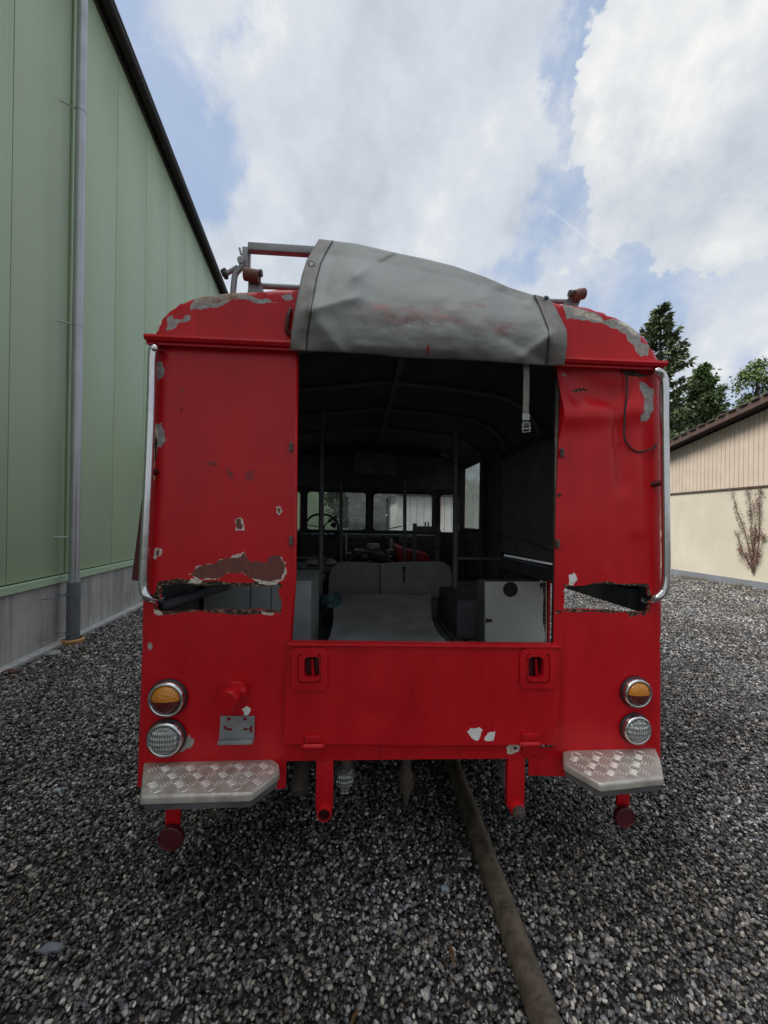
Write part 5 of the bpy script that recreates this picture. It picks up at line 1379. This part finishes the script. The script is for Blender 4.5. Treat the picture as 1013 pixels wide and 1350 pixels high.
for k in range(6):
    ic = N.new('GeometryNodeMeshIcoSphere'); ic.inputs['Subdivisions'].default_value = 3 if k < 6 else 2; ic.inputs['Radius'].default_value = 1
    nz = N.new('ShaderNodeTexNoise'); nz.noise_dimensions = '4D'; nz.inputs['W'].default_value = k * 3.7; nz.inputs['Scale'].default_value = .75; nz.inputs['Detail'].default_value = 1.5
    sub = N.new('ShaderNodeVectorMath'); sub.operation = 'SUBTRACT'; sub.inputs[1].default_value = (.5, .5, .5); L.new(nz.outputs['Color'], sub.inputs[0])
    scl = N.new('ShaderNodeVectorMath'); scl.operation = 'SCALE'; scl.inputs['Scale'].default_value = 1.15; L.new(sub.outputs[0], scl.inputs[0])
    sp_ = N.new('GeometryNodeSetPosition'); L.new(ic.outputs['Mesh'], sp_.inputs['Geometry']); L.new(scl.outputs[0], sp_.inputs['Offset'])
    tf = N.new('GeometryNodeTransform'); tf.inputs['Scale'].default_value = (1.22, .92 - .05 * (k % 3), .66 + .07 * (k % 4)); L.new(sp_.outputs[0], tf.inputs['Geometry'])
    sm = N.new('GeometryNodeSetShadeSmooth'); L.new(tf.outputs[0], sm.inputs[0])
    st_ = N.new('GeometryNodeSetMaterial'); st_.inputs['Material'].default_value = PEB; L.new(sm.outputs[0], st_.inputs[0])
    L.new(st_.outputs[0], g2i.inputs[0])
iop = N.new('GeometryNodeInstanceOnPoints'); L.new(gi.outputs[0], iop.inputs['Points']); L.new(g2i.outputs[0], iop.inputs['Instance']); iop.inputs['Pick Instance'].default_value = True
rv = N.new('FunctionNodeRandomValue'); rv.data_type = 'FLOAT_VECTOR'; rv.inputs[0].default_value = (-.55, -.55, 0); rv.inputs[1].default_value = (.55, .55, 6.283)
L.new(rv.outputs[0], iop.inputs['Rotation'])
na = N.new('GeometryNodeInputNamedAttribute'); na.data_type = 'FLOAT'; na.inputs['Name'].default_value = 'sz'; L.new(na.outputs[0], iop.inputs['Scale'])
ri = N.new('FunctionNodeRandomValue'); ri.data_type = 'INT'; ri.inputs['Max'].default_value = 5 
for s_ in ri.inputs:
    if s_.type == 'INT' and s_.name == 'Max': s_.default_value = 5
for s_ in ri.inputs:
    if s_.name == 'Seed': s_.default_value = 7
for o_ in ri.outputs:
    if o_.type == 'INT' and o_.enabled: L.new(o_, iop.inputs['Instance Index'])
L.new(iop.outputs[0], go.inputs[0])
md = gs.modifiers.new('gravel', 'NODES'); md.node_group = ng

# a few larger stones, leaves and a twig that one can point at
STONE = mat('pale_flat_stone', (0.22, 0.22, 0.21), .8, var=.25, vscale=20, bump=.2)
def stone(px, py, s, M, lab, nm='flat_stone', cat='stone', seed=1):
    c = onZ(px, py, .018); bm = B(); bmesh.ops.create_icosphere(bm, subdivisions=3, radius=1)
    for v in bm.verts:
        d = 1 + .35 * noise.noise(v.co * 1.3 + Vector((seed, 0, 0)))
        v.co = Vector((v.co.x * s[0] * d, v.co.y * s[1] * d, v.co.z * s[2] * d)) + c
    obj(nm, bm, M, smooth=True, base=c - Vector((0, 0, s[2])), label=lab, cat=cat)
stone(68, 861, (.085, .07, .018), STONE, 'flat grey stone slab lying by the foot of the downpipe', seed=2)
stone(67, 1250, (.036, .018, .012), mat('blue_grey_stone', (.13, .14, .165), .6, var=.2, vscale=30), 'long blue-grey stone in the left foreground gravel', seed=4)
stone(587, 1172, (.019, .017, .012), mat('pale_blue_stone', (.22, .25, .28), .6, var=.2, vscale=30), 'pale blue stone on the gravel left of the pole', seed=6)
stone(75, 1043, (.022, .018, .014), mat('pale_teal_stone', (.24, .29, .31), .6, var=.2, vscale=30), 'pale bluish stone in the gravel left of the step', seed=8)
def dryleaf(px, py, L_, w, col, lab, rz_, nm='dry_leaf'):
    c = onZ(px, py, .03); bm = B(); d = Vector((math.cos(rz_), math.sin(rz_), 0)); n = Vector((-d.y, d.x, 0))
    rows = []
    for k in range(7):
        t = k / 6; ww = w * math.sin(PI * (.08 + .88 * t)); p = c + d * L_ * (t - .5) + Vector((0, 0, .012 * math.sin(t * 5)))
        rows.append([bm.verts.new(p - n * ww + Vector((0, 0, .008))), bm.verts.new(p), bm.verts.new(p + n * ww + Vector((0, 0, .010)))])
    for k in range(6):
        for q in range(2): bm.faces.new((rows[k][q], rows[k][q + 1], rows[k + 1][q + 1], rows[k + 1][q]))
    bmesh.ops.solidify(bm, geom=bm.faces[:], thickness=.0012)
    obj(nm, bm, mat(nm + '_skin', col, .8, var=.3, vscale=40), smooth=True, base=c - Vector((0, 0, .02)), label=lab, cat='leaf')
dryleaf(596, 1260, .085, .007, (.28, .15, .07), 'narrow tan dry leaf on the gravel left of the pole', 1.45)
dryleaf(14, 886, .13, .04, (.16, .07, .06), 'reddish brown leaf at the foot of the concrete plinth', .5)
dryleaf(468, 1345, .06, .006, (.22, .13, .06), 'thin brown dry leaf at the bottom edge of the gravel', 1.2)

lr = random.Random(8)
bm = B()
for k in range(110):
    s_ = lr.uniform(-1, 9); c = W(s_, .03, .12 + abs(lr.gauss(0, .14))); d = Vector((lr.gauss(0, 1), lr.gauss(0, 1), lr.gauss(0, .25))).normalized() * lr.uniform(.012, .034); n = d.cross(Vector((0, 0, 1))) * lr.uniform(.35, .7) + Vector((0, 0, lr.uniform(-.004, .008)))
    v = [bm.verts.new(c - d), bm.verts.new(c + n + Vector((0, 0, .005))), bm.verts.new(c + d), bm.verts.new(c - n + Vector((0, 0, .004)))]; bm.faces.new(v)
obj('leaf_litter', bm, mat('litter', (.13, .075, .045), .85, col2=(.22, .15, .09), vscale=6), kind='stuff', label='small dry leaves scattered along the foot of the concrete plinth', cat='leaves')
bm = B()
for k in range(900):
    t_ = lr.uniform(-.5, HL + 2); dist = .06 + abs(lr.gauss(0, .22))
    if noise.noise(Vector((t_ * 1.3, 2, 0))) < -.05: continue
    c = h0 + hd_ * t_ + hn * dist; c.z = 0; h_ = lr.uniform(.03, .14); d = Vector((lr.gauss(0, .5), lr.gauss(0, .5), 1)).normalized() * h_; n = Vector((lr.gauss(0, 1), lr.gauss(0, 1), 0)).normalized() * .008
    bm.faces.new([bm.verts.new(c - n), bm.verts.new(c + n), bm.verts.new(c + d * .6 + n), bm.verts.new(c + d)])
obj('weeds', bm, mat('weed_blades', (.10, .10, .035), .8, col2=(.20, .15, .07), vscale=3), kind='stuff', label='thin weeds and dead grass along the foot of the cream house wall', cat='weeds')

# ------------------------------------------------------------------ SKY AND SUN
w = bpy.data.worlds.new('World'); S.world = w; w.use_nodes = True
nt = w.node_tree; N = nt.nodes; L = nt.links
bg = N['Background']
SUN_EL, SUN_AZ = 47.0, 248.0       # azimuth clockwise from +Y: from the left over the hall, which shades the bus
sky = N.new('ShaderNodeTexSky'); sky.sky_type = 'NISHITA'; sky.sun_disc = False
sky.sun_elevation = rad(SUN_EL); sky.sun_rotation = rad(SUN_AZ); sky.air_density = 1.1; sky.dust_density = 2.2; sky.ozone_density = 1.0
bg.inputs['Strength'].default_value = 0.082
tc = N.new('ShaderNodeTexCoord')
def vm(op, a, b=None, val=None):
    n = N.new('ShaderNodeVectorMath'); n.operation = op
    if hasattr(a, 'links'): L.new(a, n.inputs[0])
    else: n.inputs[0].default_value = a
    if b is not None:
        if hasattr(b, 'links'): L.new(b, n.inputs[1])
        else: n.inputs[1].default_value = b
    if val is not None: n.inputs['Scale'].default_value = val
    return n
def mth(op, a, b=None, clamp=False):
    n = N.new('ShaderNodeMath'); n.operation = op; n.use_clamp = clamp
    for i, x in enumerate((a, b)):
        if x is None: continue
        if hasattr(x, 'links'): L.new(x, n.inputs[i])
        else: n.inputs[i].default_value = x
    return n.outputs[0]
def mapr(v, a, b, c, d, smooth=True):
    n = N.new('ShaderNodeMapRange'); n.interpolation_type = 'SMOOTHSTEP' if smooth else 'LINEAR'
    for k, x in zip(('From Min', 'From Max', 'To Min', 'To Max'), (a, b, c, d)): n.inputs[k].default_value = x
    L.new(v, n.inputs['Value']); return n.outputs['Result']
def nz3(vec, sc, det, ro, dist=0.0):
    n = N.new('ShaderNodeTexNoise'); n.inputs['Scale'].default_value = sc; n.inputs['Detail'].default_value = det; n.inputs['Roughness'].default_value = ro; n.inputs['Distortion'].default_value = dist
    L.new(vec, n.inputs['Vector']); return n
D0 = tc.outputs['Generated']
# ragged edges: the direction is jittered by fractal noise before the cloud masses are looked up
j1 = nz3(D0, 5.0, 9, .62)
jw = vm('SCALE', vm('SUBTRACT', j1.outputs['Color'], (.5, .5, .5)).outputs[0], val=.34).outputs[0]
DW = vm('NORMALIZE', vm('ADD', D0, jw).outputs[0]).outputs[0]
def blob(px, py, rin, rout, wgt):
    c = ray(px, py).normalized()
    d = vm('DOT_PRODUCT', DW, tuple(c)).outputs['Value']
    return mapr(d, math.cos(rad(rout)), math.cos(rad(rin)), 0.0, wgt)
def total(lst):
    a = lst[0]
    for b in lst[1:]: a = mth('ADD', a, b)
    return a
cover = total([blob(490, 110, 8, 24, .5), blob(640, 60, 5, 17, .4), blob(420, 300, 5, 18, .3), blob(560, 230, 4, 14, .4), blob(930, 190, 5, 11, .3), blob(330, 260, 2, 10, .3), blob(690, 300, 4, 17, .28), blob(960, 330, 6, 20, .3), blob(300, 60, 2, 11, .3), blob(330, 290, 2, 9, .3), blob(980, 440, 2, 6, .3),
               blob(200, 130, 4, 14, -.7), blob(260, 220, 1, 9, -.35), blob(722, 240, 1, 6, -.3), blob(745, 150, 1, 6, -.4), blob(940, -30, 4, 10, -1.0), blob(775, 60, 1, 6, -.6), blob(660, 310, 1, 6, -.35), blob(600, 390, 3, 14, -.15), blob(850, 400, 3, 12, -.12)])
f1 = nz3(D0, 2.6, 10, .60, .2)
f2 = nz3(D0, 7.5, 10, .62, .1)
dens = mth('ADD', mth('ADD', cover, mth('MULTIPLY', mth('SUBTRACT', f1.outputs['Fac'], .5), 1.7)), mth('MULTIPLY', mth('SUBTRACT', f2.outputs['Fac'], .5), 1.3))
dens = mth('ADD', dens, .16)
mask = mapr(dens, -.12, .58, .22, .96)
lit = total([blob(300, 40, 3, 14, .2), blob(560, 265, 2, 8, .25), blob(540, 180, 3, 10, .1), blob(340, 285, 1, 6, .3), blob(985, 310, 1, 5, .3), blob(990, 450, 1, 4, .3), blob(680, 175, 1, 6, .2),
             blob(430, 260, 3, 13, -.25), blob(520, 120, 4, 16, -.1), blob(910, 230, 3, 11, -.25), blob(250, 260, 2, 9, -.1)])
f3 = nz3(D0, 6.0, 10, .6, .15)
f4 = nz3(D0, 15, 8, .6)
sh = mth('ADD', mth('ADD', lit, .40), mth('MULTIPLY', mth('SUBTRACT', f3.outputs['Fac'], .5), 1.2))
sh = mth('ADD', sh, mth('MULTIPLY', mth('SUBTRACT', f4.outputs['Fac'], .5), .6))
# unseen sky shaped to light the scene: boosted overhead, dimmed behind the camera
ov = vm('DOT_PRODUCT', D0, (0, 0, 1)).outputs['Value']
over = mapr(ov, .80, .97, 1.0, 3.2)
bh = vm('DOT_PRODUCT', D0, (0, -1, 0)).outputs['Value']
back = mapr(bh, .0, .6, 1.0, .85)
sky_gain = mth('MULTIPLY', over, back)
cr = N.new('ShaderNodeValToRGB'); e = cr.color_ramp.elements
e[0].position = 0; e[0].color = (4.7, 5.1, 5.7, 1); e[1].position = 1; e[1].color = (9.0, 8.9, 8.6, 1)
x = e.new(.35); x.color = (5.6, 6.1, 6.8, 1); x = e.new(.65); x.color = (6.6, 6.9, 7.3, 1)
L.new(sh, cr.inputs['Fac'])
mx = N.new('ShaderNodeMix'); mx.data_type = 'RGBA'; L.new(mask, mx.inputs['Factor']); 
hz_ = N.new('ShaderNodeMix'); hz_.data_type = 'RGBA'; hz_.inputs['Factor'].default_value = .65; hz_.inputs['B'].default_value = (3.9, 5.3, 7.9, 1)
L.new(sky.outputs[0], hz_.inputs['A']); L.new(hz_.outputs['Result'], mx.inputs['A'])
cd_ = vm('SCALE', cr.outputs['Color']); L.new(sky_gain, cd_.inputs['Scale'])
wt = N.new('ShaderNodeMix'); wt.data_type = 'RGBA'; wt.blend_type = 'MULTIPLY'; wt.inputs['B'].default_value = (1.03, .98, .91, 1)  # warm tint given only to the unseen sky, to warm its light
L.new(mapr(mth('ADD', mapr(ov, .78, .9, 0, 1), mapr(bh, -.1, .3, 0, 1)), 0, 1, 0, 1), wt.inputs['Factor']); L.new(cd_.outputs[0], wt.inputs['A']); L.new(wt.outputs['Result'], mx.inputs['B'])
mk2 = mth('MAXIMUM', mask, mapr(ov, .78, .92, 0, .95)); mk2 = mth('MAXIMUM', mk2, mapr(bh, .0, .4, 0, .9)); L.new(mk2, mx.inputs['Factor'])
d2 = mth('ADD', total([blob(915, 185, 3, 15, 1.0), blob(860, 130, 1, 7, .35), blob(985, 100, 1, 7, .3), blob(1000, 305, 1, 5, .4), blob(1000, 370, 1, 4, .3)]), mth('ADD', mth('MULTIPLY', mth('SUBTRACT', f2.outputs['Fac'], .5), 1.3), mth('MULTIPLY', mth('SUBTRACT', f4.outputs['Fac'], .5), .8)))
mask2 = mth('MULTIPLY', mapr(d2, .46, .62, 0, 1), .93)
s2 = mth('ADD', mth('ADD', total([blob(880, 55, 2, 10, .28), blob(960, 75, 2, 8, .12), blob(1000, 310, 1, 4, .2), blob(930, 240, 3, 11, -.28)]), .42), mth('ADD', mth('MULTIPLY', mth('SUBTRACT', f3.outputs['Fac'], .5), 1.5), mth('MULTIPLY', mth('SUBTRACT', f4.outputs['Fac'], .5), .9)))
cr2 = N.new('ShaderNodeValToRGB'); e = cr2.color_ramp.elements
e[0].position = 0; e[0].color = (4.9, 5.4, 6.1, 1); e[1].position = 1; e[1].color = (8.9, 8.75, 8.4, 1)
x = e.new(.5); x.color = (6.6, 6.9, 7.2, 1)
L.new(s2, cr2.inputs['Fac'])
mxc = N.new('ShaderNodeMix'); mxc.data_type = 'RGBA'; L.new(mask2, mxc.inputs['Factor']); L.new(mx.outputs['Result'], mxc.inputs['A']); L.new(cr2.outputs['Color'], mxc.inputs['B']); mx = mxc
# contrail
ca, cb_ = ray(712, 266).normalized(), ray(828, 358).normalized()
nrm = ca.cross(cb_).normalized(); alo = (cb_ - ca).normalized()
dd = mth('ABSOLUTE', vm('DOT_PRODUCT', vm('ADD', D0, vm('SCALE', jw, val=.02).outputs[0]).outputs[0], tuple(nrm)).outputs['Value'])
m1 = mapr(dd, .0004, .0034, 1, 0)
t = vm('DOT_PRODUCT', vm('SUBTRACT', D0, tuple(ca)).outputs[0], tuple(alo)).outputs['Value']
Lc = (cb_ - ca).length
m2 = mth('MULTIPLY', mapr(t, 0.0, .03, 0, 1), mapr(t, Lc * .8, Lc, 1, 0))
m3 = mth('MULTIPLY', mth('MULTIPLY', m1, m2), .16)
mx2 = N.new('ShaderNodeMix'); mx2.data_type = 'RGBA'; mx2.inputs['B'].default_value = (8, 8.1, 8.2, 1); L.new(m3, mx2.inputs['Factor']); L.new(mx.outputs['Result'], mx2.inputs['A'])
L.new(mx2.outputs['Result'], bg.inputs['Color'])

sl = bpy.data.lights.new('sun', 'SUN'); sl.energy = 2.9; sl.angle = rad(24); sl.color = (1.0, .95, .88)
so_ = bpy.data.objects.new('sun', sl); COL.objects.link(so_)
az, el = rad(SUN_AZ), rad(SUN_EL)
sd = Vector((math.sin(az) * math.cos(el), math.cos(az) * math.cos(el), math.sin(el)))
so_.rotation_euler = (-sd).to_track_quat('-Z', 'Y').to_euler(); so_.location = (0, -5, 20)

S.view_settings.view_transform = 'Standard'
S.view_settings.look = 'None'
S.view_settings.exposure = 0.45
S.view_settings.gamma = 1.0
S.render.engine = 'CYCLES'
